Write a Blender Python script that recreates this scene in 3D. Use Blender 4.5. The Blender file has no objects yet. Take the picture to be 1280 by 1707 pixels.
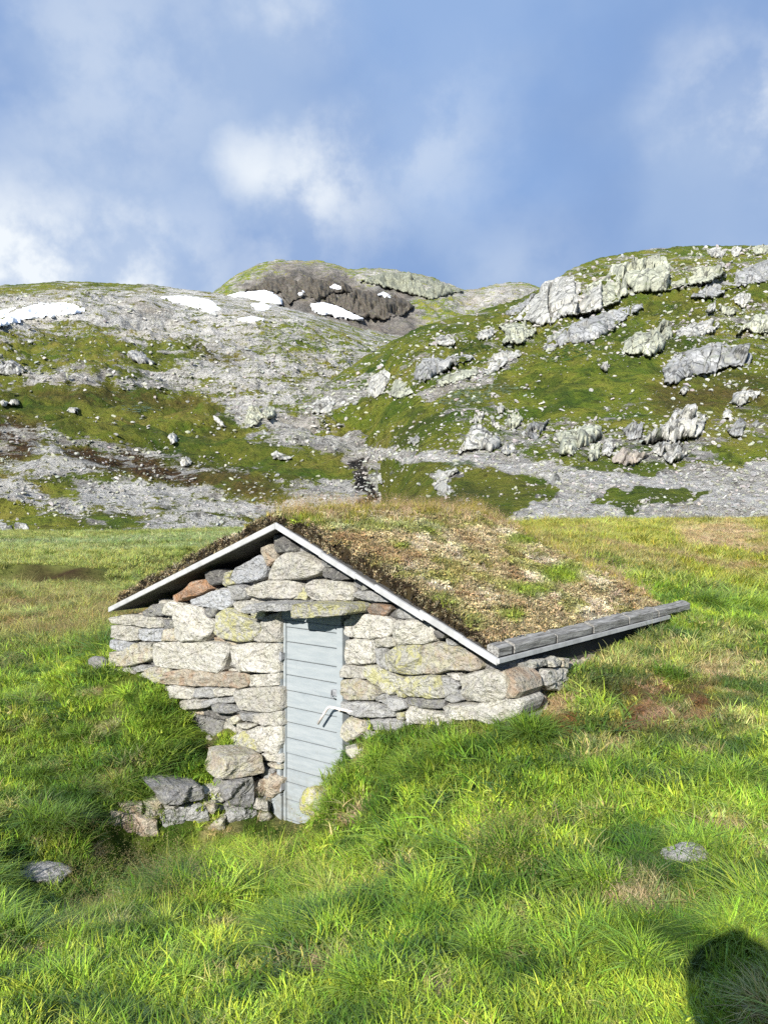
import bpy, math, random
import numpy as np
from mathutils import Vector, Matrix

# ---------------------------------------------------------------- camera, world, sun, exposure
SC = bpy.context.scene
COL = SC.collection
F, CX, CY, HZ, EYE = 1435.0, 640.0, 853.5, 845.0, 2.47

cam = bpy.data.cameras.new('camera')
cam.sensor_fit = 'VERTICAL'; cam.sensor_height = 36.0
cam.lens = 36.0 * F / 1707.0
cam.clip_start = 0.02; cam.clip_end = 6000
camo = bpy.data.objects.new('camera', cam); COL.objects.link(camo)
camo.location = (0, 0, EYE)
camo.rotation_euler = (math.radians(90) - math.atan((CY - HZ) / F), 0, 0)
SC.camera = camo

SUN_D = Vector((0.405, 1.0, -0.508)).normalized()          # the way the light travels
SUN_EL = math.asin(-SUN_D.z)
SUN_AZ = math.atan2(-SUN_D.x, -SUN_D.y)                    # compass azimuth of the sun
sl = bpy.data.lights.new('sun', 'SUN'); sl.energy = 5.0; sl.angle = math.radians(0.5); sl.color = (1.0, 0.965, 0.90)
so = bpy.data.objects.new('sun', sl); COL.objects.link(so)
so.rotation_euler = SUN_D.to_track_quat('-Z', 'Y').to_euler()

SC.view_settings.view_transform = 'Standard'
SC.view_settings.look = 'None'
SC.view_settings.gamma = 1.0
SC.view_settings.exposure = 0.92
SC.cycles.use_denoising = False
SC.cycles.max_bounces = 6
SC.cycles.transparent_max_bounces = 8


class NT:
    """tiny node-tree helper"""
    def __init__(s, tree):
        s.t = tree; s.n = tree.nodes; s.l = tree.links
    def new(s, typ, **kw):
        n = s.n.new(typ)
        for k, v in kw.items(): setattr(n, k, v)
        return n
    def link(s, a, b): s.l.new(a, b)
    def setin(s, sock, v):
        if hasattr(v, 'is_output') or isinstance(v, bpy.types.NodeSocket): s.l.new(v, sock)
        else: sock.default_value = v
    def math(s, op, a, b=0.0, clamp=False):
        n = s.new('ShaderNodeMath', operation=op); n.use_clamp = clamp
        s.setin(n.inputs[0], a); s.setin(n.inputs[1], b); return n.outputs[0]
    def mix(s, fac, a, b, mode='MIX'):
        n = s.new('ShaderNodeMix', data_type='RGBA', blend_type=mode)
        s.setin(n.inputs[0], fac)
        s.setin(n.inputs[6], a if not isinstance(a, tuple) else (*a, 1)[:4])
        s.setin(n.inputs[7], b if not isinstance(b, tuple) else (*b, 1)[:4])
        return n.outputs[2]
    def noise(s, vec, scale, detail=4, rough=0.55, dist=0.0, out=0):
        n = s.new('ShaderNodeTexNoise'); n.inputs['Scale'].default_value = scale
        n.inputs['Detail'].default_value = detail; n.inputs['Roughness'].default_value = rough
        n.inputs['Distortion'].default_value = dist
        if vec is not None: s.link(vec, n.inputs['Vector'])
        return n.outputs[out]
    def voro(s, vec, scale, feature='F1', out=0, rnd=1.0):
        n = s.new('ShaderNodeTexVoronoi', feature=feature); n.inputs['Scale'].default_value = scale
        n.inputs['Randomness'].default_value = rnd
        if vec is not None: s.link(vec, n.inputs['Vector'])
        return n.outputs[out]
    def ss(s, v, lo, hi):
        n = s.new('ShaderNodeMapRange', interpolation_type='SMOOTHSTEP')
        s.setin(n.inputs[0], v); n.inputs[1].default_value = lo; n.inputs[2].default_value = hi
        return n.outputs[0]
    def ramp(s, v, stops):
        n = s.new('ShaderNodeValToRGB'); cr = n.color_ramp
        while len(cr.elements) < len(stops): cr.elements.new(0.5)
        for e, (p, c) in zip(cr.elements, stops): e.position = p; e.color = (*c, 1)
        s.link(v, n.inputs[0]); return n.outputs[0]
    def attr(s, name, typ='GEOMETRY', out='Color'):
        n = s.new('ShaderNodeAttribute', attribute_name=name, attribute_type=typ); return n.outputs[out]
    def sep(s, c):
        n = s.new('ShaderNodeSeparateColor'); s.link(c, n.inputs[0]); return n.outputs
    def mapping(s, vec, scale=(1, 1, 1), loc=(0, 0, 0), rot=(0, 0, 0)):
        n = s.new('ShaderNodeMapping'); s.link(vec, n.inputs[0])
        n.inputs['Scale'].default_value = scale; n.inputs['Location'].default_value = loc
        n.inputs['Rotation'].default_value = rot; return n.outputs[0]


# world: Nishita sky seen through a veil of cloud with brighter puffs
W = bpy.data.worlds.new('World'); SC.world = W; W.use_nodes = True
t = NT(W.node_tree); t.n.clear()
wout = t.new('ShaderNodeOutputWorld'); bg = t.new('ShaderNodeBackground'); bg.inputs[1].default_value = 0.1
t.link(bg.outputs[0], wout.inputs[0])
sky = t.new('ShaderNodeTexSky', sky_type='NISHITA'); sky.sun_disc = False
sky.sun_elevation = SUN_EL; sky.sun_rotation = SUN_AZ % (2 * math.pi); sky.altitude = 1000
tc = t.new('ShaderNodeTexCoord'); D = tc.outputs['Generated']
def px_dir(x, y): return Vector(((x - CX) / F, 1, (HZ - y) / F)).normalized()
def blob(x, y, r, w=1.0):
    d = t.new('ShaderNodeVectorMath', operation='DISTANCE'); t.link(Dw, d.inputs[0]); d.inputs[1].default_value = px_dir(x, y)
    return t.math('MULTIPLY', t.ss(d.outputs['Value'], r, 0.0), w)
wn = t.noise(D, 4.2, 6, 0.6, 0.0, out=1)
wv = t.new('ShaderNodeVectorMath', operation='MULTIPLY_ADD'); t.link(wn, wv.inputs[0]); wv.inputs[1].default_value = (.16, .16, .16)
wv2 = t.new('ShaderNodeVectorMath', operation='SUBTRACT'); t.link(D, wv2.inputs[0]); wv2.inputs[1].default_value = (.08, .08, .08)
t.link(wv2.outputs[0], wv.inputs[2]); Dw = wv.outputs[0]
n1 = t.noise(D, 3.0, 6, 0.5, 0.0); n2 = t.noise(D, 8.5, 9, 0.58, 0.0)
n3 = t.noise(t.mapping(D, (1, 1, 1.7), (3.1, 1.7, 0.4)), 2.1, 5, 0.5, 0.0)
veil = t.mix(t.ss(n1, .40, .58), (1.35, 2.10, 3.65), (1.85, 2.58, 3.95))
skym = t.mix(t.math('MULTIPLY', t.ss(n3, .48, .68), .35), veil, t.mix(0.75, sky.outputs[0], (1.2, 2.25, 4.4)))
puffs = None
for b in [(525, 325, .125, 1.0), (455, 305, .085, .95), (600, 365, .10, .6), (60, 445, .17, 1.5), (200, 450, .13, 1.3), (-60, 400, .14, .9), (120, 400, .08, .6),
          (1225, 180, .13, .75), (1300, 130, .10, .5), (470, 30, .09, .5), (720, 245, .13, .42), (180, 110, .25, .38), (860, 470, .16, .22),
          (300, 480, .16, .55), (500, 460, .14, .4), (-500, 300, .4, .6), (1900, 250, .4, .6)]:
    v = blob(*b); puffs = v if puffs is None else t.math('MAXIMUM', puffs, v)
pm = t.math('MULTIPLY', puffs, t.ss(n2, .38, .60))
pm = t.math('ADD', t.math('MULTIPLY', pm, .72), t.math('MULTIPLY', puffs, 0.22), True)
skyc = t.mix(pm, skym, (4.7, 5.0, 5.3))
t.link(skyc, bg.inputs[0])

# ---------------------------------------------------------------- helpers
rng = np.random.default_rng(11)
random.seed(5)

def P(x, y, Z):
    """the world point seen at photo pixel (x, y) at forward distance Z"""
    return Vector(((x - CX) / F * Z, Z, EYE - (y - HZ) / F * Z))

_perm = np.random.default_rng(3).permutation(256); _perm = np.concatenate([_perm, _perm])
_g = np.random.default_rng(4).normal(size=(256, 3)); _g /= np.linalg.norm(_g, axis=1)[:, None]
def perlin(p):
    p = np.asarray(p, float); i = np.floor(p).astype(int); f = p - i; i &= 255
    u = f * f * f * (f * (f * 6 - 15) + 10)
    r = 0
    for dx in (0, 1):
        wx = u[:, 0] if dx else 1 - u[:, 0]
        for dy in (0, 1):
            wy = u[:, 1] if dy else 1 - u[:, 1]
            for dz in (0, 1):
                wz = u[:, 2] if dz else 1 - u[:, 2]
                h = _perm[_perm[_perm[(i[:, 0] + dx) & 255] + ((i[:, 1] + dy) & 255)] + ((i[:, 2] + dz) & 255)]
                g = _g[h]
                r = r + wx * wy * wz * ((f[:, 0] - dx) * g[:, 0] + (f[:, 1] - dy) * g[:, 1] + (f[:, 2] - dz) * g[:, 2])
    return r * 1.5
def fbm(p, oct=4, rough=0.5, ridged=False):
    p = np.asarray(p, float); a = 1.0; s = 0; tot = 0
    for k in range(oct):
        n = perlin(p * 2 ** k + 17.3 * k)
        if ridged: n = 1 - 2 * np.abs(n)
        s = s + a * n; tot += a; a *= rough
    return s / tot
def worley(p, seed=0):
    """distance to nearest and second nearest feature point, cell id noise"""
    p = np.asarray(p, float); i = np.floor(p).astype(int)
    vec = np.zeros((len(p), 3)); d1 = np.full(len(p), 9.0); d2 = np.full(len(p), 9.0); cid = np.zeros(len(p), int)
    for dx in (-1, 0, 1):
        for dy in (-1, 0, 1):
            for dz in (-1, 0, 1):
                c = i + np.array([dx, dy, dz]); cc = (c + seed) & 255
                h = _perm[_perm[_perm[cc[:, 0]] + cc[:, 1]] + cc[:, 2]]
                fp = c + 0.5 + 0.45 * _g[h]
                d = np.linalg.norm(p - fp, axis=1)
                near = d < d1
                d2 = np.where(near, d1, np.minimum(d2, d)); cid = np.where(near, h, cid); vec = np.where(near[:, None], p - fp, vec); d1 = np.where(near, d, d1)
    return d1, d2, cid / 255.0, vec, _g[cid]
def sstep(x, a, b):
    u = np.clip((x - a) / (b - a), 0, 1); return u * u * (3 - 2 * u)
def poly_sd(px, py, poly):
    """signed distance (positive inside) of points to a polygon"""
    v = np.asarray(poly, float); n = len(v); d = np.full(px.shape, 1e18); ins = np.zeros(px.shape, bool)
    for k in range(n):
        a = v[k]; b = v[(k + 1) % n]; e = b - a
        wx = px - a[0]; wy = py - a[1]
        h = np.clip((wx * e[0] + wy * e[1]) / max(e @ e, 1e-9), 0, 1)
        d = np.minimum(d, (wx - e[0] * h) ** 2 + (wy - e[1] * h) ** 2)
        c = ((a[1] > py) != (b[1] > py))
        with np.errstate(divide='ignore', invalid='ignore'):
            c &= px < (b[0] - a[0]) * (py - a[1]) / (b[1] - a[1] + 1e-12) + a[0]
        ins ^= c
    return np.where(ins, 1, -1) * np.sqrt(d)

def mesh_obj(name, verts, faces, mat, parent=None, smooth=True, attrs=None, uv=None):
    me = bpy.data.meshes.new(name)
    me.from_pydata([tuple(v) for v in verts], [], [tuple(int(i) for i in f) for f in faces])
    if attrs:
        for k, a in attrs.items():
            a = np.asarray(a, float)
            if a.shape[1] == 3: a = np.concatenate([a, np.ones((len(a), 1))], 1)
            at = me.attributes.new(k, 'FLOAT_COLOR', 'POINT'); at.data.foreach_set('color', a.astype(np.float32).ravel())
    if smooth: me.polygons.foreach_set('use_smooth', [True] * len(me.polygons))
    me.materials.append(mat); me.update()
    o = bpy.data.objects.new(name, me); COL.objects.link(o)
    if parent is not None: o.parent = parent; o.matrix_parent_inverse = parent.matrix_world.inverted()
    return o
def grid_mesh(name, V, mat, attrs=None, parent=None, flip=False):
    """V: (rows, cols, 3)"""
    R, C = V.shape[:2]
    me = bpy.data.meshes.new(name)
    idx = np.arange(R * C).reshape(R, C)
    q = np.stack([idx[:-1, :-1], idx[:-1, 1:], idx[1:, 1:], idx[1:, :-1]], -1).reshape(-1, 4)
    if flip: q = q[:, ::-1]
    me.vertices.add(R * C); me.vertices.foreach_set('co', V.reshape(-1).astype(np.float32))
    me.loops.add(q.size); me.loops.foreach_set('vertex_index', q.ravel().astype(np.int32))
    me.polygons.add(len(q)); me.polygons.foreach_set('loop_start', (np.arange(len(q)) * 4).astype(np.int32))
    me.polygons.foreach_set('use_smooth', [True] * len(q))
    me.update(calc_edges=True); me.validate()
    for k, a in (attrs or {}).items():
        a = np.asarray(a, float).reshape(R * C, -1)
        if a.shape[1] == 3: a = np.concatenate([a, np.ones((len(a), 1))], 1)
        at = me.attributes.new(k, 'FLOAT_COLOR', 'POINT'); at.data.foreach_set('color', a.astype(np.float32).ravel())
    me.materials.append(mat)
    o = bpy.data.objects.new(name, me); COL.objects.link(o)
    if parent is not None: o.parent = parent; o.matrix_parent_inverse = parent.matrix_world.inverted()
    return o
def tag(o, label=None, cat=None, group=None, kind=None):
    if label: o['label'] = label
    if cat: o['category'] = cat
    if group: o['group'] = group
    if kind: o['kind'] = kind
    return o
def empty(name, loc, label, cat, group=None):
    o = bpy.data.objects.new(name, None); COL.objects.link(o); o.location = loc
    bpy.context.view_layer.update()
    return tag(o, label, cat, group)
def mat(name):
    m = bpy.data.materials.new(name); m.use_nodes = True
    t = NT(m.node_tree); b = t.n['Principled BSDF']; b.inputs['Roughness'].default_value = 0.85
    b.inputs['Specular IOR Level'].default_value = 0.25
    return m, t, b
def bump(t, b, h, strength, dist):
    n = t.new('ShaderNodeBump'); n.inputs['Strength'].default_value = strength; n.inputs['Distance'].default_value = dist
    t.link(h, n.inputs['Height']); t.link(n.outputs[0], b.inputs['Normal'])

# ---------------------------------------------------------------- materials
def coord(t, kind='Object'): return t.new('ShaderNodeTexCoord').outputs[kind]
def geopos(t): return t.new('ShaderNodeNewGeometry').outputs['Position']

def stone_material():
    m, t, b = mat('dry_stone'); p = geopos(t); c = t.attr('scol'); s = t.attr('smix'); ch = t.sep(s)
    big = t.noise(p, 7, 6, .6); fine = t.noise(p, 38, 8, .68); mid = t.noise(t.mapping(p, (1, 1, 1.6)), 17, 6, .65, .4)
    col = t.mix(t.ss(big, .35, .65), t.mix(.28, c, (.24, .23, .21)), c)
    col = t.mix(t.math('MULTIPLY', t.ss(mid, .52, .66), .5), col, t.mix(.75, c, (.52, .505, .46)))
    band = t.new('ShaderNodeTexWave', wave_type='BANDS', bands_direction='DIAGONAL'); band.inputs['Scale'].default_value = 6
    band.inputs['Distortion'].default_value = 9; band.inputs['Detail'].default_value = 4; t.link(p, band.inputs['Vector'])
    col = t.mix(t.math('MULTIPLY', t.ss(band.outputs[0], .55, .95), .22), col, (.22, .20, .19))
    col = t.mix(t.math('MULTIPLY', t.ss(fine, .52, .64), .60), col, (.10, .095, .09))
    cr = t.voro(t.mapping(p, (1, 1, 1.5)), 13, 'DISTANCE_TO_EDGE'); crn = t.ss(t.noise(p, 6, 5, .7), .48, .62)
    col = t.mix(t.math('MULTIPLY', t.math('MULTIPLY', t.ss(cr, .05, .0), crn), .75), col, (.09, .085, .08))
    pat = t.noise(t.mapping(p, (1, 1, 1), (7, 7, 1)), 30, 7, .75); col = t.mix(t.math('MULTIPLY', t.ss(pat, .46, .40), .45), col, (.15, .145, .135))
    # crustose lichen: pale grey-green rosettes and yellow map lichen where the stone carries it
    lich = t.ss(t.noise(p, 24, 5, .7, .6), .55, .62)
    col = t.mix(t.math('MULTIPLY', lich, .30), col, (.40, .40, .31))
    yl = t.math('MULTIPLY', t.ss(t.noise(p, 15, 6, .72, .8), .47, .56), ch[0])
    col = t.mix(yl, col, (.42, .40, .11))
    rust = t.math('MULTIPLY', t.ss(t.noise(t.mapping(p, (1, 1, 1), (4, 2, 1)), 9, 5, .65), .46, .62), ch[1])
    col = t.mix(rust, col, (.30, .155, .07))
    blk = t.ss(t.noise(t.mapping(p, (1, 1, 1), (9, 5, 3)), 46, 3, .6), .63, .69)
    col = t.mix(t.math('MULTIPLY', blk, .75), col, (.055, .053, .05))
    t.link(col, b.inputs['Base Color']); b.inputs['Roughness'].default_value = .9
    h = t.math('ADD', t.math('MULTIPLY', mid, .7), t.math('MULTIPLY', fine, .5))
    bump(t, b, h, 1.0, .05)
    return m
def simple(name, c1, c2, scale, rough=.8, bs=.3, bd=.01, stretch=(1, 1, 1), detail=6):
    m, t, b = mat(name); p = t.mapping(coord(t), stretch); n = t.noise(p, scale, detail, .6, .3)
    t.link(t.mix(t.ss(n, .3, .7), c1, c2), b.inputs['Base Color']); b.inputs['Roughness'].default_value = rough
    bump(t, b, n, bs, bd); return m
M_STONE = stone_material()
M_CORE = simple('wall_core', (.035, .032, .03), (.06, .055, .05), 9, 1)
M_WHITE = simple('white_trim', (.44, .44, .43), (.30, .30, .295), 9, .6, .15, .004)
M_STEEL = simple('galvanised', (.28, .29, .30), (.16, .16, .165), 30, .45, .1, .002)
M_PIPE = simple('handle_metal', (.72, .68, .66), (.5, .42, .38), 25, .4, .1, .002)
M_GALV = simple('dark_board', (.06, .057, .052), (.10, .095, .088), 14, .85, .3, .006, (1, 1, 6))

def door_material():
    m, t, b = mat('painted_boards'); p = geopos(t)
    n = t.noise(t.mapping(p, (1, 1, 7)), 5, 6, .6, .3); f = t.noise(t.mapping(p, (1, 1, 12)), 22, 6, .7); 
    c = t.mix(t.ss(n, .3, .7), (.235, .262, .275), (.285, .308, .316))
    c = t.mix(t.math('MULTIPLY', t.ss(f, .58, .72), .55), c, (.20, .225, .24))
    st = t.ss(t.noise(t.mapping(p, (1, 1, .35)), 26, 4, .6), .62, .74)
    c = t.mix(t.math('MULTIPLY', st, .35), c, (.19, .20, .195))
    sp = t.ss(t.noise(p, 90, 2, .5), .70, .74)
    c = t.mix(t.math('MULTIPLY', sp, .5), c, (.2, .2, .19))
    sz_ = t.new('ShaderNodeSeparateXYZ'); t.link(p, sz_.inputs[0])
    mud = t.math('MULTIPLY', t.ss(sz_.outputs[2], .45, -.15), t.ss(t.noise(p, 13, 6, .7), .42, .62))
    c = t.mix(t.math('MULTIPLY', mud, .55), c, (.16, .15, .12))
    chip = t.ss(t.noise(t.mapping(p, (1, 1, 3)), 17, 7, .75), .66, .69); c = t.mix(t.math('MULTIPLY', chip, .7), c, (.19, .18, .165))
    t.link(c, b.inputs['Base Color']); b.inputs['Roughness'].default_value = .55
    bump(t, b, t.math('ADD', n, f), .25, .004); return m
M_DOOR = door_material()
def grey_wood():
    m, t, b = mat('weathered_log'); p = t.mapping(coord(t), (1, 1, 1), (0, 0, 0), (0, 0, -(math.pi / 2 - math.radians(39.5))))
    n = t.noise(t.mapping(p, (1.6, 24, 24)), 3, 8, .65, .2); k = t.noise(p, 9, 5, .6)
    c = t.mix(t.ss(n, .3, .7), (.075, .07, .062), (.36, .35, .325))
    c = t.mix(t.math('MULTIPLY', t.ss(k, .5, .68), .6), c, (.16, .155, .14))
    t.link(c, b.inputs['Base Color']); bump(t, b, n, .7, .012); return m
M_LOG = grey_wood()

def rock_hill_material():
    m, t, b = mat('outcrop_rock'); p = geopos(t); c = t.attr('rcol')
    big = t.noise(p, .16, 8, .66); fine = t.noise(p, .7, 9, .74); grain = t.noise(p, 2.6, 6, .7)
    v = t.noise(t.mapping(p, (1, .5, .25)), .55, 7, .66, .4)                      # water streaks run down the faces
    col = t.mix(t.ss(big, .40, .60), t.mix(1.0, c, (.55, .55, .55), 'MULTIPLY'), c)
    col = t.mix(t.math('MULTIPLY', t.ss(fine, .50, .62), .45), col, t.mix(.62, c, (.37, .38, .25)))   # map lichen
    col = t.mix(t.math('MULTIPLY', t.ss(v, .55, .65), .6), col, (.075, .075, .075))
    col = t.mix(t.math('MULTIPLY', t.ss(t.noise(t.mapping(p, (1, 1, 1), (5, 1, 2)), .45, 8, .7), .55, .64), .7), col, (.09, .088, .082))
    col = t.mix(t.math('MULTIPLY', t.ss(grain, .54, .66), .4), col, (.13, .13, .125))
    wp = t.new('ShaderNodeVectorMath', operation='MULTIPLY_ADD'); t.link(t.noise(p, .5, 4, .6, out=1), wp.inputs[0]); wp.inputs[1].default_value = (2.2, 2.2, 1.2); t.link(p, wp.inputs[2])
    ce = t.voro(t.mapping(wp.outputs[0], (1, .5, .6)), .30, 'DISTANCE_TO_EDGE'); ce2 = t.voro(t.mapping(wp.outputs[0], (1, .6, .5)), .8, 'DISTANCE_TO_EDGE')
    col = t.mix(t.math('MULTIPLY', t.ss(ce, .05, .012), .8), col, (.045, .044, .04))
    col = t.mix(t.math('MULTIPLY', t.math('MULTIPLY', t.ss(ce2, .06, .015), t.ss(big, .45, .55)), .6), col, (.06, .058, .055))
    col = t.mix(t.math('MULTIPLY', t.ss(t.noise(p, .4, 8, .7, .3), .575, .61), t.attr('rcol', out='Alpha')), col, (.06, .09, .018))
    t.link(col, b.inputs['Base Color']); b.inputs['Roughness'].default_value = .95
    bump(t, b, t.math('ADD', t.math('MULTIPLY', fine, .6), t.math('MULTIPLY', big, .6)), .8, .45); return m
M_OUT = rock_hill_material()

def hill_material():
    """cov: R grass cover, G brown heath, B darkness of the rock (peak crag) and painted gully shade, A unused"""
    m, t, b = mat('hill_ground'); p = geopos(t); a = t.sep(t.attr('cov')); g, br, dk = a[0], a[1], a[2]
    lg = t.noise(p, .035, 6, .6); md = t.noise(p, .16, 8, .68, .3); sp = t.noise(t.mapping(p, (1, .45, 1.3)), .62, 8, .72, .2); fn = t.noise(p, 1.5, 8, .72); vf = t.noise(p, 5.0, 5, .7)
    # speckle of stones through the turf
    stk = t.noise(t.mapping(p, (.22, .22, 1.2), (0, 0, 0), (0, .42, 0)), .30, 8, .72)
    mixn = t.math('ADD', t.math('ADD', t.math('MULTIPLY', md, .24), t.math('MULTIPLY', stk, .42)), t.math('MULTIPLY', sp, .34))
    e = t.math('ADD', mixn, t.math('MULTIPLY', t.math('SUBTRACT', g, .5), .24))
    gm = t.ss(e, .48, .52)
    rock = t.mix(t.ss(sp, .38, .57), (.13, .125, .115), (.58, .56, .515))
    rock = t.mix(t.math('MULTIPLY', t.ss(fn, .40, .62), .45), rock, (.70, .68, .63))
    rock = t.mix(t.math('MULTIPLY', t.ss(md, .50, .64), .40), rock, (.42, .43, .30))
    rock = t.mix(t.math('MULTIPLY', t.ss(t.noise(t.mapping(p, (1, .5, 1.5), (3, 5, 1)), .9, 7, .7), .56, .66), .75), rock, (.085, .08, .072))
    rock = t.mix(t.math('MULTIPLY', t.ss(lg, .48, .62), .45), rock, (.30, .25, .19))
    rock = t.mix(t.math('MULTIPLY', t.ss(t.noise(t.mapping(p, (.5, .25, 1.2), (2, 9, 4), (0, 0, .5)), .14, 8, .7), .50, .60), .5), rock, (.17, .165, .15))
    pal = t.math('MULTIPLY', dk, -1.0, True); rock = t.mix(pal, rock, t.mix(t.ss(sp, .34, .46), (.16, .155, .14), t.mix(t.ss(fn, .4, .6), (.48, .465, .43), (.76, .745, .70))))
    pk = t.noise(t.mapping(p, (1, 1, 2.0)), .05, 9, .75, .6)
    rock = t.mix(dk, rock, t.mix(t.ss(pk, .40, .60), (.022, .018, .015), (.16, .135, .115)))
    rock = t.mix(t.math('SUBTRACT', dk, 1.0, True), rock, (.012, .011, .010))  # highest values: shade of the gully painted in as near-black
    rock = t.mix(t.math('MULTIPLY', t.ss(stk, .50, .60), .45), rock, (.17, .15, .125))
    # turf
    gr = t.ramp(t.math('ADD', t.math('MULTIPLY', md, .55), t.math('MULTIPLY', lg, .45)),
                [(.36, (.045, .10, .013)), (.45, (.12, .18, .020)), (.53, (.23, .265, .034)), (.62, (.31, .28, .06))])
    gr = t.mix(t.math('MULTIPLY', t.ss(t.noise(t.mapping(p, (1, 1, 1), (7, 2, 4)), .75, 7, .7), .52, .64), .65), gr, (.028, .045, .011))
    gr = t.mix(t.math('MULTIPLY', t.ss(vf, .55, .72), .35), gr, (.17, .165, .06))
    gr = t.mix(t.math('MULTIPLY', t.ss(t.noise(t.mapping(p, (1, .6, 1), (1, 8, 2)), .11, 7, .66), .53, .61), .6), gr, (.04, .075, .016))
    heath = t.mix(t.ss(fn, .4, .62), (.035, .022, .012), (.125, .075, .032))
    gr = t.mix(t.math('MULTIPLY', br, t.ss(md, .30, .52)), gr, heath)
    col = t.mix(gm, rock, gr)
    t.link(col, b.inputs['Base Color']); b.inputs['Roughness'].default_value = .95; b.inputs['Specular IOR Level'].default_value = .1
    h = t.math('ADD', t.math('ADD', t.math('MULTIPLY', md, 1.6), t.math('MULTIPLY', sp, 1.3)), t.math('MULTIPLY', fn, .5))
    h = t.math('ADD', h, t.math('MULTIPLY', vf, .22))
    bump(t, b, h, 1.0, 1.8); return m
M_HILL = hill_material()

def ground_material():
    """gcol: base tint of the turf; A: bare peat"""
    m, t, b = mat('turf_ground'); p = geopos(t); c = t.attr('gcol'); pe = t.attr('gcol', out='Alpha')
    f = t.noise(p, 9, 8, .7); md = t.noise(t.mapping(p, (.35, 1, 1)), 1.4, 6, .62); lg = t.noise(t.mapping(p, (.25, 1, 1)), .22, 5, .6)
    col = t.mix(t.ss(md, .36, .64), t.mix(.55, c, (.05, .055, .015)), c)
    col = t.mix(t.math('MULTIPLY', t.ss(f, .5, .7), .5), col, t.mix(.6, c, (.19, .16, .07)))
    col = t.mix(t.math('MULTIPLY', t.ss(f, .5, .32), .55), col, (.022, .028, .008))
    col = t.mix(t.math('MULTIPLY', t.ss(lg, .52, .66), .45), col, (.10, .13, .05))
    col = t.mix(pe, col, t.mix(f, (.012, .008, .005), (.05, .032, .018)))
    t.link(col, b.inputs['Base Color']); b.inputs['Roughness'].default_value = 1; b.inputs['Specular IOR Level'].default_value = .05
    bump(t, b, t.math('ADD', t.math('MULTIPLY', md, 1.2), t.math('MULTIPLY', f, .6)), .8, .12); return m
M_GROUND = ground_material()

def leaf_material(name, tr=.35, attr=True):
    m, t, b = mat(name); t.n.remove(b); out = t.n['Material Output']
    c = t.attr('tint', 'INSTANCER'); v = t.attr('bcol')
    col = t.mix(1.0, c, v, 'MULTIPLY')
    d = t.new('ShaderNodeBsdfDiffuse'); tl = t.new('ShaderNodeBsdfTranslucent'); g = t.new('ShaderNodeBsdfGlossy')
    t.link(col, d.inputs[0]); t.link(t.mix(.3, col, (.20, .26, .02)), tl.inputs[0]); g.inputs['Roughness'].default_value = .45; g.inputs[0].default_value = (.9, 1, .85, 1)
    mx = t.new('ShaderNodeMixShader'); mx.inputs[0].default_value = tr * .75; t.link(d.outputs[0], mx.inputs[1]); t.link(tl.outputs[0], mx.inputs[2])
    m2 = t.new('ShaderNodeMixShader'); fr = t.new('ShaderNodeFresnel'); fr.inputs[0].default_value = 1.35
    t.link(t.math('MULTIPLY', fr.outputs[0], .10), m2.inputs[0]); t.link(mx.outputs[0], m2.inputs[1]); t.link(g.outputs[0], m2.inputs[2])
    t.link(m2.outputs[0], out.inputs[0]); return m
M_BLADE = leaf_material('grass_blade')
M_HEATH = leaf_material('heath_sprig', .2)
def inst_rock_material():
    m, t, b = mat('scree_rock'); p = coord(t); c = t.attr('tint', 'INSTANCER')
    n = t.noise(p, 2.4, 7, .65)
    col = t.mix(t.ss(n, .35, .65), t.mix(.55, c, (.16, .155, .145)), c)
    col = t.mix(t.math('MULTIPLY', t.ss(t.noise(p, 5, 5, .6), .56, .68), .5), col, (.10, .10, .095))
    t.link(col, b.inputs['Base Color']); b.inputs['Roughness'].default_value = .95; bump(t, b, n, .8, .25); return m
M_SCREE = inst_rock_material()
def snow_material():
    m, t, b = mat('old_snow'); n = t.noise(geopos(t), .12, 6, .6)
    t.link(t.mix(t.ss(n, .35, .7), (.84, .86, .89), (.78, .80, .82)), b.inputs['Base Color']); b.inputs['Roughness'].default_value = .7
    bump(t, b, n, .3, .6); return m
M_SNOW = snow_material()

# ---------------------------------------------------------------- hut frame of reference
YAW = math.radians(39.5)
RD = Vector((math.sin(YAW), math.cos(YAW), 0))          # along the ridge, away from the viewer
LD = Vector((-math.cos(YAW), math.sin(YAW), 0))         # along the gable, to the left
UP = Vector((0, 0, 1))
EV = P(828, 1108, 5.66)                                  # lower front corner of the right-hand eave
SP, AP, RISE, RLEN = 4.47, 2.10, 0.857, 2.95             # gable span, apex position, rise, roof length
GO = 0.14                                                # roof overhang past the front wall
def hut(a, l, z): return EV + RD * a + LD * l + Vector((0, 0, z - EV.z))
def ray_plane(x, y, p0, n):
    d = Vector(((x - CX) / F, 1, -(y - HZ) / F)); o = Vector((0, 0, EYE))
    return o + d * ((p0 - o).dot(n) / d.dot(n))
def wallp(x, y, off=0.0): return ray_plane(x, y, EV + RD * (GO + off), RD)
CORNER = -0.02
def sidep(x, y): return ray_plane(x, y, EV + LD * CORNER, LD)

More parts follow.
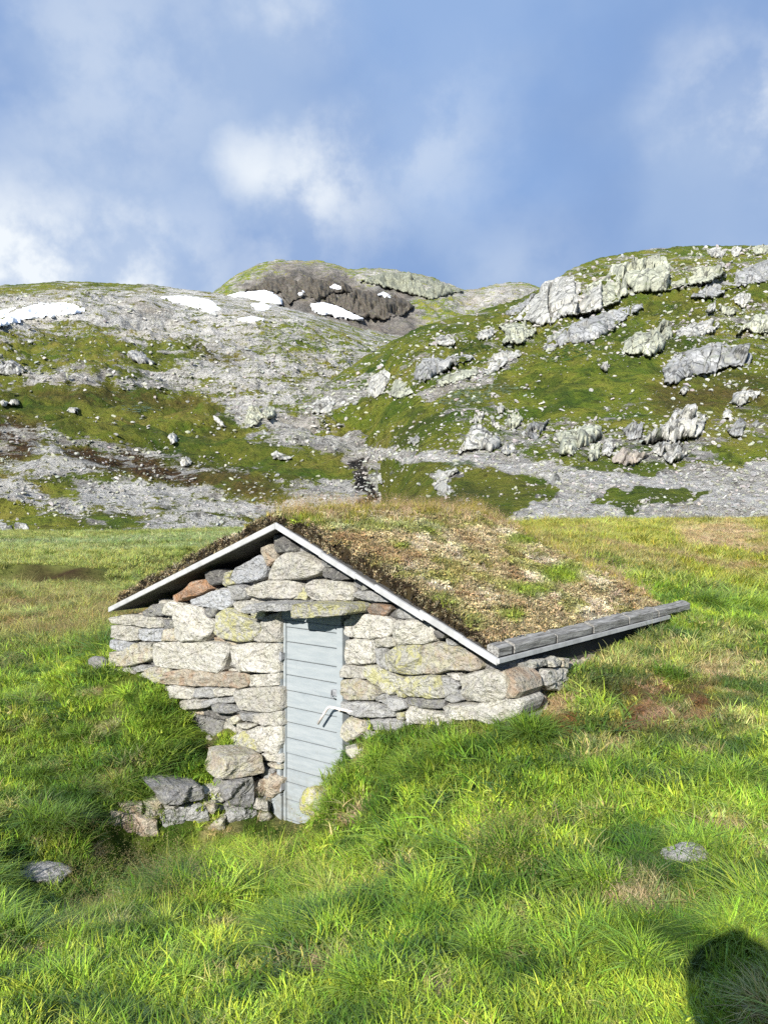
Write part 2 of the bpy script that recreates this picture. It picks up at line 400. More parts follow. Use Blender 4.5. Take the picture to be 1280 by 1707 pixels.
# ---------------------------------------------------------------- near ground (one sheet, thin-plate spline through surveyed points)
ctrl = []
def cp(x, y, Z): v = P(x, y, Z); ctrl.append((v.x, v.y, v.z))
def cw(x, y, off=-.05, dz=0): v = wallp(x, y, off); ctrl.append((v.x, v.y, v.z + dz))
for a in [(640, 1707, 2.75), (0, 1707, 3.0), (1280, 1707, 2.65), (640, 1550, 3.6), (640, 1420, 5.0), (0, 1550, 4.5), (300, 1550, 4.2), (300, 1450, 5.7),
          (60, 1470, 5.7), (400, 1408, 6.6), (480, 1392, 6.95), (480, 1430, 6.15), (385, 1398, 6.9), (560, 1400, 5.7), (520, 1385, 6.4),
          (330, 1301, 7.12), (340, 1272, 7.45), (350, 1246, 7.7), (250, 1299, 7.0), (300, 1301, 7.05), (270, 1300, 7.02), (280, 1232, 7.6), (200, 1298, 6.92), (200, 1250, 7.4), (445, 1386, 7.05), (100, 1300, 7.0), (0, 1300, 7.0), (0, 1390, 6.0), (100, 1390, 6.1), (0, 1200, 8.0), (100, 1120, 9.4), (0, 1090, 11), (0, 1020, 16), (110, 1020, 15.5),
          (0, 960, 26), (0, 900, 60), (250, 895, 62), (250, 950, 30), (0, 886, 85), (400, 882, 90),
          (560, 1290, 6.45), (532, 1345, 6.45), (640, 1300, 5.9), (700, 1300, 5.5), (900, 1300, 4.95), (1050, 1200, 5.7), (1137, 1046, 7.8), (1280, 1150, 6.3),
          (1280, 1000, 12), (1170, 1010, 9), (1280, 1300, 4.7), (1280, 1500, 3.4), (900, 1500, 3.7), (1280, 925, 18), (1280, 882, 30), (1280, 866, 38),
          (900, 872, 34), (900, 892, 20), (1000, 960, 11), (900, 905, 13)]: cp(*a)
for x, y in [(375, 1228), (270, 1152), (175, 1118), (600, 1238), (700, 1216), (790, 1214), (862, 1212), (460, 1378), (510, 1385)]: cw(x, y)
for x, y in [(900, 1180), (945, 1132)]: v = sidep(x, y); ctrl.append((v.x, v.y, v.z))
for v in [(0, 0, .87), (-4, 0, .55), (5, 0, 1.1), (0, -3, .95), (-6, -3, .7), (6, -3, 1.2), (-1, 14, .9), (-1.5, 25, .9), (0, 60, .8), (-8, 9, .6), (-14, 14, .5),
          (20, 55, 1.2), (40, 55, 1.6), (-45, 110, -1.5), (0, 110, -1.2), (50, 110, -1.2), (90, 110, -1), (-90, 110, -1), (14, 16, 1.9), (8, 5, 1.3), (-8, 4, .3),
          (60, 60, 1.5), (60, 30, 2.6), (-60, 60, .3), (-60, 30, .8)]: ctrl.append(v)
for a_, dz_ in [((215, 1412, 6.42), .13), ((280, 1412, 6.6), .07), ((330, 1410, 6.72), .05)]:
    v = P(*a_); ctrl.append((v.x, v.y, v.z - dz_))
ctrl = np.array(ctrl)
def qs(x, y): return np.stack([x / (y + 5.0) * 2.2, np.log(y + 5.0)], -1)
_q = qs(ctrl[:, 0], ctrl[:, 1])
def _tps(r2): return np.where(r2 > 1e-12, r2 * np.log(r2 + 1e-12), 0)
_K = _tps(((_q[:, None] - _q[None]) ** 2).sum(-1)) + np.eye(len(_q)) * 4e-6
_Pm = np.concatenate([np.ones((len(_q), 1)), _q], 1)
_A = np.block([[_K, _Pm], [_Pm.T, np.zeros((3, 3))]])
_w = np.linalg.solve(_A, np.concatenate([ctrl[:, 2], np.zeros(3)]))
def ground_z(x, y, detail=True):
    x = np.asarray(x, float); y = np.asarray(y, float); out = np.empty(x.size); xf, yf = x.ravel(), y.ravel()
    for s in range(0, x.size, 20000):
        q = qs(xf[s:s + 20000], yf[s:s + 20000]); k = _tps(((q[:, None] - _q[None]) ** 2).sum(-1))
        out[s:s + 20000] = k @ _w[:-3] + np.concatenate([np.ones((len(q), 1)), q], 1) @ _w[-3:]
    # low peat bank across the left meadow
    edge = 23.5 + 1.2 * perlin(np.stack([xf * .25, xf * 0 + 3, xf * 0], -1)) + (xf + 8) * .25
    out += .45 * sstep(yf - edge, -.25, .12) * sstep(-xf, 6.6, 8.4) * (1 - sstep(yf, 30, 45))
    if detail:
        p = np.stack([xf, yf, xf * 0], -1)
        amp = np.clip((yf + 2) / 14, .25, 1.4)
        out += .055 * amp * fbm(p * 1.1, 3) + .03 * perlin(p * 3.1) * np.clip(amp, .3, .8)
    return out.reshape(x.shape)
def noise2(x, y, s, o=3, k=0): return fbm(np.stack([x * s, y * s, np.full_like(x, 3.7 + 11 * k)], -1), o)

def ground_px(x, y, z):
    """photo pixel of world points"""
    return CX + x / np.maximum(y, .1) * F, HZ + (EYE - z) / np.maximum(y, .1) * F
C_BRIGHT = np.array([.42, .56, .058]); C_MID = np.array([.235, .36, .040]); C_DARK = np.array([.042, .105, .016])
C_STRAW = np.array([.60, .49, .25]); C_RUST = np.array([.21, .095, .032]); C_OLIVE = np.array([.42, .41, .065]); C_BROWN = np.array([.25, .165, .065])
C_GREYG = np.array([.34, .42, .19])
def turf_colour(x, y, z):
    """what grows where: tint of the turf from patches (traced) and noise"""
    u, v = ground_px(x, y, z)
    u = u + 14 * noise2(x, y, 1.7, 3, 1); v = v + 9 * noise2(x, y, 1.7, 3, 2)
    a = noise2(x, y, .9, 4); b_ = noise2(x, y, 2.6, 3, 5)
    c = C_MID[None] * (1 - sstep(a, -.05, .35))[:, None] + C_BRIGHT[None] * sstep(a, -.05, .35)[:, None]
    def lay(c, w, col): w = np.clip(w, 0, 1)[:, None]; return c * (1 - w) + np.asarray(col)[None] * w
    c = lay(c, sstep(b_, .08, .40) * .75, C_DARK)
    def zone(poly, soft): return sstep(poly_sd(u, v, poly), -soft, soft)
    c = lay(c, zone([(380, 1420), (560, 1400), (640, 1480), (560, 1620), (420, 1660), (300, 1600), (330, 1480)], 40) * .6, C_BRIGHT)
    c = lay(c, zone([(0, 1640), (1280, 1640), (1280, 1760), (0, 1760)], 30) * .35, C_BRIGHT)
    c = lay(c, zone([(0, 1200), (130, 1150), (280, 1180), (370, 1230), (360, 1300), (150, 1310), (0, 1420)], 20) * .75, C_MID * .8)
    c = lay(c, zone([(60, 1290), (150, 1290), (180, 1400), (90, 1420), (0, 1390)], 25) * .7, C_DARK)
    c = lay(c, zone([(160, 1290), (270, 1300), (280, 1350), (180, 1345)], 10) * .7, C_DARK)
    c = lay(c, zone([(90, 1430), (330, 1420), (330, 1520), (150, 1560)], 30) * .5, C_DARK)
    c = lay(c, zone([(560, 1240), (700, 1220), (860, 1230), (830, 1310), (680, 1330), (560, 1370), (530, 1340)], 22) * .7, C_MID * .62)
    # dead straw and rusty moss to the right of the hut
    s1 = zone([(900, 1180), (980, 1130), (1150, 1110), (1280, 1130), (1280, 1210), (1150, 1250), (1000, 1260)], 25)
    c = lay(c, s1 * sstep(noise2(x, y, 3.0, 3, 7), -.25, .15) * .85, C_STRAW * .75)
    c = lay(c, zone([(1000, 1150), (1090, 1140), (1180, 1150), (1200, 1180), (1130, 1210), (1040, 1215)], 16) * sstep(noise2(x, y, 4.0, 3, 21), -.5, .0) * .95, C_RUST)
    c = lay(c, zone([(905, 1195), (960, 1190), (960, 1235), (920, 1230)], 8) * .7, C_RUST)
    c = lay(c, zone([(940, 1060), (1060, 1040), (1140, 1060), (1130, 1120), (960, 1130)], 14) * .55, C_STRAW * .7)
    c = lay(c, zone([(1140, 1050), (1260, 1040), (1280, 1100), (1150, 1110)], 14) * .35, C_STRAW * .8)
    c = lay(c, zone([(1150, 1100), (1280, 1090), (1280, 1140), (1180, 1150)], 14) * .7, C_STRAW * .9)
    # olive rise behind
    far = sstep(y, 8.5, 15)
    c = lay(c, far * (x > -1) * .8, C_OLIVE * (.85))
    c = lay(c, far * (x > -1) * sstep(noise2(x, y, .35, 3, 8), .0, .35) * .7, C_STRAW * .65)
    c = lay(c, zone([(1120, 880), (1230, 866), (1280, 890), (1230, 910), (1140, 915)], 12) * .7, C_STRAW * .85)
    # left meadow
    m = (x < -1) * sstep(y, 10, 13)
    c = lay(c, m * .85, C_OLIVE * np.array([.78, .86, 1.5]))
    c = lay(c, m * (1 - sstep(y, 17, 21)) * sstep(noise2(x, y, 1.1, 3, 51), -.45, .2) * .65, C_BROWN * np.array([1.0, 1.1, 1.1]))
    c = lay(c, m * sstep(y, 36, 44) * sstep(noise2(x * .3, y, .12, 3, 9), -.2, .25) * .75, C_GREYG)
    c = lay(c, m * sstep(y, 20, 24) * sstep(noise2(x * .3, y, .33, 3, 6), .05, .35) * .55, C_MID * .6)
    c = lay(c, sstep(noise2(x, y, 3.2, 3, 31), -.06, .16) * (y < 12) * .85, C_DARK)
    c = lay(c, sstep(noise2(x, y, 4.6, 2, 33), .12, .45) * (y < 12) * .6, C_BRIGHT)
    # scattered straw and brown flecks
    c = lay(c, sstep(noise2(x, y, 3.4, 3, 3), .2, .42) * (y < 9) * .8, C_STRAW * .85)
    c = lay(c, zone([(985, 1145), (1090, 1132), (1190, 1140), (1215, 1180), (1140, 1225), (1030, 1225)], 18) * sstep(noise2(x, y, 4.0, 3, 21), -.35, .25) * .75, np.array([.20, .115, .05]))
    c = lay(c, zone([(905, 1195), (965, 1190), (965, 1240), (915, 1235)], 10) * .7, C_RUST)
    return c

def axis_near():
    ys = [-3.0]
    while ys[-1] < 112: ys.append(ys[-1] + max(.045, .0125 * (ys[-1] + 3)))
    return np.array(ys)
ys = axis_near(); qv = np.concatenate([np.linspace(-1.25, -.42, 70)[:-1], np.linspace(-.42, .45, 260), np.linspace(.45, 1.25, 70)[1:]])
GX = qv[None] * (ys[:, None] + 4.2); GY = np.repeat(ys[:, None], len(qv), 1)
GZ = ground_z(GX, GY)
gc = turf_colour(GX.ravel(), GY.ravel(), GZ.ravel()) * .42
edge = 23.5 + 1.2 * perlin(np.stack([GX.ravel() * .25, GX.ravel() * 0 + 3, GX.ravel() * 0], -1)) + (GX.ravel() + 8) * .25
dd = GY.ravel() - edge
peat = sstep(dd, -.5, -.2) * (1 - sstep(dd, .0, .3)) * sstep(-GX.ravel(), 6.8, 8.6) * sstep(noise2(GX.ravel(), GY.ravel(), .5, 2, 4), -.5, .0)
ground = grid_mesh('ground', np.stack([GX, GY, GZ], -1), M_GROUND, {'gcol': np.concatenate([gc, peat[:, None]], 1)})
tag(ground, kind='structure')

# ---------------------------------------------------------------- hills: sheets of terrain with their own distances
class Sheet:
    def __init__(s, xs, sky, base, d0, d1, p=1.0):
        s.xs, s.sky, s.base, s.d0, s.d1, s.p = [np.array(v, float) for v in (xs, sky, base, d0, d1)] + [p]
    def f(s, x):
        return [np.interp(x, s.xs, v) for v in (s.sky, s.base, s.d0, s.d1)]
    def depth(s, x, y):
        sk, ba, d0, d1 = s.f(x); tt = np.clip((ba - y) / (ba - sk), 0, 1.0)
        return d0 * (d1 / d0) ** (tt ** s.p)
    def point(s, x, y):
        d = s.depth(np.asarray(x, float), np.asarray(y, float)); return np.stack([(x - CX) / F * d, d, EYE - (y - HZ) / F * d], -1), d
    def build(s, name, x0, x1, nx, ny, cover, amp, seed):
        x = np.linspace(x0, x1, nx); tt = np.linspace(-.06, 1, ny); X = np.repeat(x[None], ny, 0)
        sk, ba, d0, d1 = s.f(x)
        skj = sk + 2.2 * perlin(np.stack([x * .05, x * 0 + seed, x * 0], -1)) + 1.3 * perlin(np.stack([x * .17, x * 0 + seed, x * 0], -1))
        Y = ba[None] + (skj - ba)[None] * tt[:, None]
        Pt, dep = s.point(X, Y); dep = dep.reshape(ny, nx)
        V = Pt.reshape(-1, 3)
        w = V + seed * 13.1
        fade = (1 - .85 * sstep(np.repeat(tt[:, None], nx, 1), .84, 1.0)).ravel()
        dsc = np.clip(dep.ravel() / 170.0, .12, 1.4) * sstep(np.repeat(tt[:, None], nx, 1), -.02, .06).ravel()
        dz = dsc * (amp[0] * fbm(w / amp[1], 4, .5) + amp[2] * fbm(w / amp[3], 4, .55, True) + amp[4] * fbm(w / amp[5], 3, .5)) * fade
        Vn = V.copy(); Vn[:, 2] += dz; Vn[:, 1] -= dz * .55
        pu, pv = ground_px(*Vn.T); cov = cover(pu, pv, V)
        Vn = Vn.reshape(ny, nx, 3); cov = cov.reshape(ny, nx, 3)
        back = [Vn[-1] + np.array([0, k * 22, -k * k * 2.2 - k * 1.5]) for k in (.15, .5, 1, 2, 4)]
        Vn = np.concatenate([Vn, np.stack(back)]); cov = np.concatenate([cov, np.repeat(cov[-1:], 5, 0)])
        o = grid_mesh(name, Vn, M_HILL, {'cov': cov}); tag(o, kind='structure')
        s.V = Vn[:ny]; s.gx = (x0, x1, nx); s.gt = (-.06, 1, ny); s.skj = (x, skj)
        return o
    def surf(s, x, y):
        """points of the built surface at photo pixels"""
        x = np.asarray(x, float); y = np.asarray(y, float)
        V = s.V; i = np.clip(np.round((x - s.gx[0]) / (s.gx[1] - s.gx[0]) * (s.gx[2] - 1)).astype(int), 0, s.gx[2] - 1)
        if not hasattr(s, 'row'):
            rw = HZ + (EYE - V[..., 2]) / V[..., 1] * F; s.row = np.minimum.accumulate(rw, 0)
        out = np.empty((len(x), 3))
        for c in np.unique(i):
            m = i == c; r = -s.row[:, c]; k = np.clip(np.searchsorted(r, -y[m]), 1, len(r) - 1)
            r0, r1 = r[k - 1], r[k]; f = np.clip((-y[m] - r0) / np.maximum(r1 - r0, 1e-6), 0, 1)[:, None]
            d = (V[k - 1, c] * (1 - f) + V[k, c] * f)[:, 1]
            out[m] = np.stack([(x[m] - CX) / F * d, d, EYE - (y[m] - HZ) / F * d], -1)
        return out

LEFT = Sheet([-420, 0, 100, 180, 250, 300, 360, 400, 450, 520, 600, 660, 720, 1000],
             [500, 479, 471, 474, 478, 486, 491, 497, 507, 527, 549, 561, 566, 575],
             [894] * 14, [80, 80, 82, 84, 86, 88, 90, 92, 94, 96, 98, 100, 100, 100], [560] * 10 + [600, 640, 660, 700], 1.08)
RIGHT = Sheet([370, 430, 500, 560, 600, 625, 650, 700, 760, 800, 860, 900, 940, 1000, 1080, 1180, 1280, 1750],
              [741, 723, 669, 629, 602, 586, 572, 546, 529, 519, 501, 483, 456, 430, 417, 411, 411, 395],
              [744, 742, 748, 770, 815, 868, 874] + [874] * 11,
              [181, 178, 178, 168, 140, 108, 85, 66] + [54] * 10, [186, 192, 215, 232, 240, 244, 246, 240, 250, 258, 266, 272, 280, 290, 295, 295, 295, 300], 1.0)
PEAK = Sheet([100, 300, 355, 380, 400, 430, 460, 500, 540, 565, 580, 630, 660, 720, 775, 800, 830, 850, 880, 900, 950, 1100],
             [560, 505, 489, 470, 456, 441, 434, 436, 437, 443, 450, 447, 451, 464, 485, 482, 475, 472, 474, 481, 500, 540],
             [640] * 22, [700] * 22, [1050] * 22, 1.0)

def zones(x, y, V, lst, base, wob):
    u = x + wob * perlin(np.stack([x * .03, y * .06, x * 0 + 1], -1)) * 1.5 + wob * .6 * perlin(np.stack([x * .11, y * .2, x * 0 + 7], -1))
    v = y + wob * .5 * perlin(np.stack([x * .03, y * .06, x * 0 + 4], -1)) * 1.5
    c = np.repeat(np.array(base, float)[None], len(x), 0)
    for col, soft, poly in lst:
        w = sstep(poly_sd(u, v, poly), -soft * 1.7, soft * 1.7)[:, None]
        col = np.array([np.nan if q is None else q for q in col], float)
        k = ~np.isnan(col); c[:, k] = c[:, k] * (1 - w) + col[k][None] * w
    return c
LZ = [((.40, .4, -.5), 8, [(-400, 470), (0, 470), (400, 480), (520, 520), (600, 560), (330, 585), (0, 562), (-400, 570)]),
      ((.62, .3, 0), 4, [(-400, 480), (0, 470), (100, 460), (180, 465), (290, 476), (270, 484), (160, 482), (60, 487), (0, 494), (-400, 510)]),
      ((.22, .5, 0), 8, [(190, 500), (290, 510), (300, 545), (210, 545)]),
      ((.52, .2, -.2), 12, [(420, 530), (560, 535), (650, 560), (640, 600), (520, 600), (430, 590)]),
      ((.68, .35, 0), 9, [(-400, 570), (0, 562), (60, 560), (150, 548), (190, 560), (300, 577), (330, 592), (300, 612), (250, 625), (130, 635), (0, 650), (-400, 650)]),
      ((.35, .3, 0), 8, [(20, 625), (120, 610), (190, 620), (200, 645), (60, 650)]),
      ((.45, .7, 0), 8, [(330, 580), (400, 590), (440, 630), (400, 640), (340, 610)]),
      ((.42, .35, -.5), 10, [(300, 605), (440, 600), (560, 600), (640, 595), (600, 630), (520, 660), (430, 710), (395, 690), (350, 655), (290, 625)]),
      ((.86, .35, 0), 7, [(-400, 640), (0, 655), (60, 645), (130, 655), (210, 645), (290, 655), (350, 668), (392, 700), (412, 730), (560, 755), (600, 800), (520, 800), (430, 790), (330, 775), (230, 745), (150, 730), (60, 728), (0, 715), (-400, 700)]),
      ((.86, .75, 0), 9, [(0, 655), (60, 647), (210, 647), (350, 668), (380, 690), (250, 680), (100, 668)]),
      ((.55, 1, 0), 10, [(-400, 690), (0, 695), (60, 705), (75, 735), (40, 775), (-20, 780), (-400, 780)]),
      ((.60, 1, 0), 8, [(100, 745), (200, 740), (330, 790), (420, 810), (330, 815), (240, 800), (130, 785)]),
      ((.60, .8, 0), 8, [(300, 770), (420, 785), (480, 830), (380, 830)]),
      ((.42, .4, -.7), 7, [(60, 715), (85, 715), (110, 770), (230, 800), (400, 825), (560, 830), (600, 850), (620, 900), (120, 892), (60, 850), (-40, 800), (-400, 800), (-400, 770), (-20, 775), (40, 770), (70, 745)]),
      ((.72, .1, 0), 5, [(40, 800), (110, 808), (150, 835), (90, 830)]),
      ((.70, .1, 0), 4, [(150, 855), (220, 862), (240, 880), (180, 880)]),
      ((.85, .1, 0), 6, [(-400, 820), (0, 830), (50, 845), (110, 868), (160, 885), (200, 900), (-400, 910)]),
      ((.05, 0, 2.2), 2.5, [(590, 768), (606, 765), (620, 785), (608, 800), (622, 820), (634, 850), (614, 858), (602, 830), (594, 800)]),  # gully cleft: its shade painted as a near-black zone
      ((.12, 0, 0), 5, [(-20, 870), (25, 868), (30, 888), (-20, 890)])]
RZ = [((.92, .15, 0), 10, [(430, 700), (600, 660), (760, 650), (700, 700), (620, 735), (470, 735)]),
      ((.42, .1, 0), 8, [(430, 700), (500, 660), (600, 620), (640, 640), (560, 690), (460, 725)]),
      ((.25, 0, 0), 6, [(680, 662), (760, 625), (830, 598), (870, 605), (810, 640), (720, 668)]),
      ((.58, .15, 0), 12, [(750, 690), (900, 680), (1010, 700), (1150, 680), (1280, 690), (1280, 760), (1150, 780), (940, 770), (760, 760)]),
      ((.62, .15, 0), 12, [(880, 440), (1010, 420), (1280, 400), (1500, 400), (1500, 560), (1280, 580), (1060, 540), (880, 560)]),
      ((.90, .35, 0), 10, [(1060, 490), (1280, 470), (1280, 500), (1180, 520), (1060, 530)]),
      ((.9, .3, 0), 8, [(900, 555), (960, 510), (1080, 490), (1060, 510), (960, 560), (900, 590)]),
      ((.96, .1, 0), 10, [(820, 620), (1090, 590), (1100, 640), (1000, 690), (860, 690)]),
      ((.9, .7, 0), 10, [(1080, 640), (1280, 630), (1280, 680), (1100, 690)]),
      ((.88, .35, 0), 10, [(620, 770), (760, 775), (880, 790), (930, 815), (850, 880), (620, 880), (600, 800)]),
      ((.05, 0, -.9), 5, [(470, 740), (560, 738), (690, 752), (880, 762), (960, 785), (1060, 795), (1160, 775), (1280, 762), (1750, 740), (1750, 880), (830, 880), (870, 850), (940, 815), (890, 788), (760, 774), (640, 768), (520, 752)]),
      ((.85, .1, 0), 4, [(978, 838), (1010, 822), (1050, 812), (1130, 812), (1172, 822), (1140, 838), (1060, 848), (1000, 848)]),
      ((.9, .1, 0), 6, [(1180, 745), (1280, 730), (1280, 765), (1210, 785)]),
      ((.05, 0, 2.2), 2.5, [(590, 768), (606, 765), (620, 785), (608, 800), (622, 820), (634, 850), (614, 858), (602, 830), (594, 800)]),  # same gully cleft on this sheet, shade put into the colour
      ((.2, 0, 0), 3, [(725, 790), (765, 780), (750, 800), (745, 830), (725, 825)])]
PZ = [((.55, .1, .15), 8, [(340, 500), (400, 450), (460, 430), (480, 450), (440, 470), (400, 490)]),
      ((.2, .1, .75), 6, [(395, 480), (440, 455), (500, 440), (560, 450), (600, 470), (690, 480), (700, 545), (560, 540), (470, 530), (440, 510)]),
      ((.36, 0, .18), 6, [(590, 455), (660, 452), (720, 465), (790, 486), (740, 500), (690, 480), (600, 470)]),
      ((.12, .3, .8), 6, [(470, 515), (560, 535), (680, 540), (690, 580), (560, 570), (470, 530)]),
      ((.3, 0, 0.1), 5, [(780, 485), (840, 472), (900, 480), (900, 520), (760, 520)])]
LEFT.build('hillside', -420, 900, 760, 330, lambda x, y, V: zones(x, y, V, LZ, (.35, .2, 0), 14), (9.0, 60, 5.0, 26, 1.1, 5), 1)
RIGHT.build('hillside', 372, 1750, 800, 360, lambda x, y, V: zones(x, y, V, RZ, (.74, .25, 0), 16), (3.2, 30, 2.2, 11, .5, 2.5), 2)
PEAK.build('mountain', 100, 1100, 520, 130, lambda x, y, V: zones(x, y, V, PZ, (.55, .10, .28), 20), (7, 90, 8, 50, 2.2, 12), 3)
bpy.data.objects['mountain']['kind'] = 'structure'

# ---------------------------------------------------------------- snow patches
def patch_grid(sheet, poly, step, relief, block, seed, scale, sink=.5, up=(0, -.75, .65), flat=False, fwd=0):
    """a lump lying on a sheet inside a traced outline, with its own relief"""
    poly = np.array(poly, float); x0, y0 = poly.min(0) - step * 2; x1, y1 = poly.max(0) + step * 2
    nx = max(6, int((x1 - x0) / step) + 1); ny = max(6, int((y1 - y0) / step) + 1)
    X, Y = np.meshgrid(np.linspace(x0, x1, nx), np.linspace(y1, y0, ny)); x, y = X.ravel(), Y.ravel()
    S = sheet.surf(x, y); d = S[:, 1]; mpp = d.mean() / F
    j = step * .9
    sd = poly_sd(x + j * 2.2 * perlin(np.stack([x * .16, y * .16, x * 0 + seed], -1)), y + j * 2.2 * perlin(np.stack([x * .16, y * .16, x * 0 + seed + 5], -1)), poly)
    R = np.sqrt(abs(0.5 * np.sum(poly[:, 0] * np.roll(poly[:, 1], -1) - np.roll(poly[:, 0], -1) * poly[:, 1])))
    u = np.array(up, float); u /= np.linalg.norm(u)
    keep = sd > -step * 1.6
    if flat: sd = poly_sd(x, y, poly) + .8 * perlin(np.stack([x * .13, y * .13, x * 0 + seed], -1))
    if True:
        # the rock body: a smooth face fitted through the slope, standing a little out of it, its rim turned back into the ground
        k = sd > 0; Aq = np.stack([x[k] - x[k].mean(), y[k] - y[k].mean(), np.ones(k.sum())], 1)
        co, *_ = np.linalg.lstsq(Aq, 1.0 / d[k], rcond=None)
        dp = 1.0 / np.clip(np.stack([x - x[k].mean(), y - y[k].mean(), np.ones(len(x))], 1) @ co, 1 / (d[k].max() * 1.1), 1 / (d[k].min() * .9))
        off = np.percentile(dp[k] - d[k], 70)
        if flat: dp = d - relief * .45 - fwd; off = 0
        else: dp = .55 * (dp - max(off, 0) * .5) + .45 * d - relief * .3
        if flat: scale = 6.0
        w = np.stack([x * mpp, y * mpp, x * 0], -1) / scale + seed * 7.7
        ww = w + .10 * np.stack([perlin(w * 2), perlin(w * 2 + 5), perlin(w * 2 + 9)], -1) * np.array([1, 1, 0])
        d1, d2, cid, va, ga = worley(ww * np.array([1.3, 1.0, 1]), seed); d1b, d2b, cidb, vb, gb = worley(ww * 3.1 * np.array([1.1, 1.0, 1]), seed + 31)
        prof = np.clip((sd + step * .4) / (R * .30), -.6, 1); prof = np.sign(prof) * (1 - (1 - np.abs(prof)) ** 2)
        blocky = 1.2 * (cid - .45) + 1.5 * (ga[:, 0] * va[:, 0] + ga[:, 1] * va[:, 1]) - .8 * (1 - sstep(d2 - d1, .0, .06)) + .35 * (cidb - .5) + .55 * (gb[:, 0] * vb[:, 0] + gb[:, 1] * vb[:, 1]) - .25 * (1 - sstep(d2b - d1b, 0, .07))
        prof = np.where(prof > 0, prof ** .6, prof)
        h = relief * (prof * .6 + block * blocky * sstep(sd, -.5, R * .08)) + relief * .04 * fbm(w * 6, 3, .55)
        if flat: h = relief * (.5 * prof + .10 * fbm(w * .8, 3))
        X3 = np.stack([(x - CX) / F * dp, dp, EYE - (y - HZ) / F * dp], -1)
        V = X3 + u[None] * np.maximum(h, -.2 * relief)[:, None]
        rim = sstep(-sd, 0, step * 1.5)[:, None]; eye = X3 - np.array([0, 0, EYE]); eye /= np.linalg.norm(eye, axis=1)[:, None]
        V = V + eye * rim * (relief * (1.2 if flat else 3.0) + fwd * 1.1 + max(off, 0) * 2 + (0 if flat else 2))
    idx = -np.ones(len(x), int); idx[keep] = np.arange(keep.sum()); I = idx.reshape(ny, nx)
    q = np.stack([I[:-1, :-1], I[:-1, 1:], I[1:, 1:], I[1:, :-1]], -1).reshape(-1, 4); q = q[(q >= 0).all(1)]
    return V[keep], q
def finish(V, q):
    used = np.unique(q); m = -np.ones(len(V), int); m[used] = np.arange(len(used)); return V[used], m[q]
SNOW = [(LEFT, [(-60, 515), (0, 519), (40, 512), (70, 507), (115, 505), (140, 515), (125, 522), (90, 527), (40, 532), (0, 545), (-60, 548)], 'long white snowfield on the pale granite at the left edge of the photo'),
        (LEFT, [(270, 496), (300, 494), (330, 497), (352, 502), (368, 515), (350, 522), (325, 512), (295, 505)], 'narrow white snow strip on the granite ridge left of the dark peak'),
        (LEFT, [(420, 508), (438, 505), (452, 513), (440, 518), (428, 516)], 'small snow scrap just under the tongue of snow at the foot of the peak'),
        (LEFT, [(398, 532), (420, 528), (440, 532), (425, 536), (405, 536)], 'faint thin snow streak on grey scree below the other snow'),
        (PEAK, [(380, 494), (400, 488), (430, 486), (442, 483), (455, 490), (470, 500), (469, 508), (440, 507), (410, 502), (385, 498)], 'broad snow tongue at the left foot of the dark peak'),
        (PEAK, [(520, 508), (540, 506), (562, 511), (585, 522), (606, 533), (590, 533), (560, 527), (530, 521), (521, 515)], 'slanting white snow patch below the brown crag of the peak'),
        (PEAK, [(546, 482), (558, 475), (574, 481), (572, 484)], 'small snow cap on top of the brown crag ledge'),
        (PEAK, [(498, 490), (502, 485), (507, 487), (505, 492), (501, 493)], 'tiny snow dot on the dark face of the peak'),
        (PEAK, [(626, 493), (640, 488), (648, 493), (656, 502), (648, 502), (638, 496)], 'small slanting snow patch on the right side of the peak')]
for i, (sh, poly, lab) in enumerate(SNOW):
    V, q = patch_grid(sh, poly, 2.0, 3.0 if sh is PEAK else 1.4, 0, i, 1, flat=True, fwd=14 if sh is PEAK else 0); V, q = finish(V, q)
    tag(mesh_obj('snow_patch', V, q, M_SNOW), lab, 'snow', 'snow patches on the mountain')

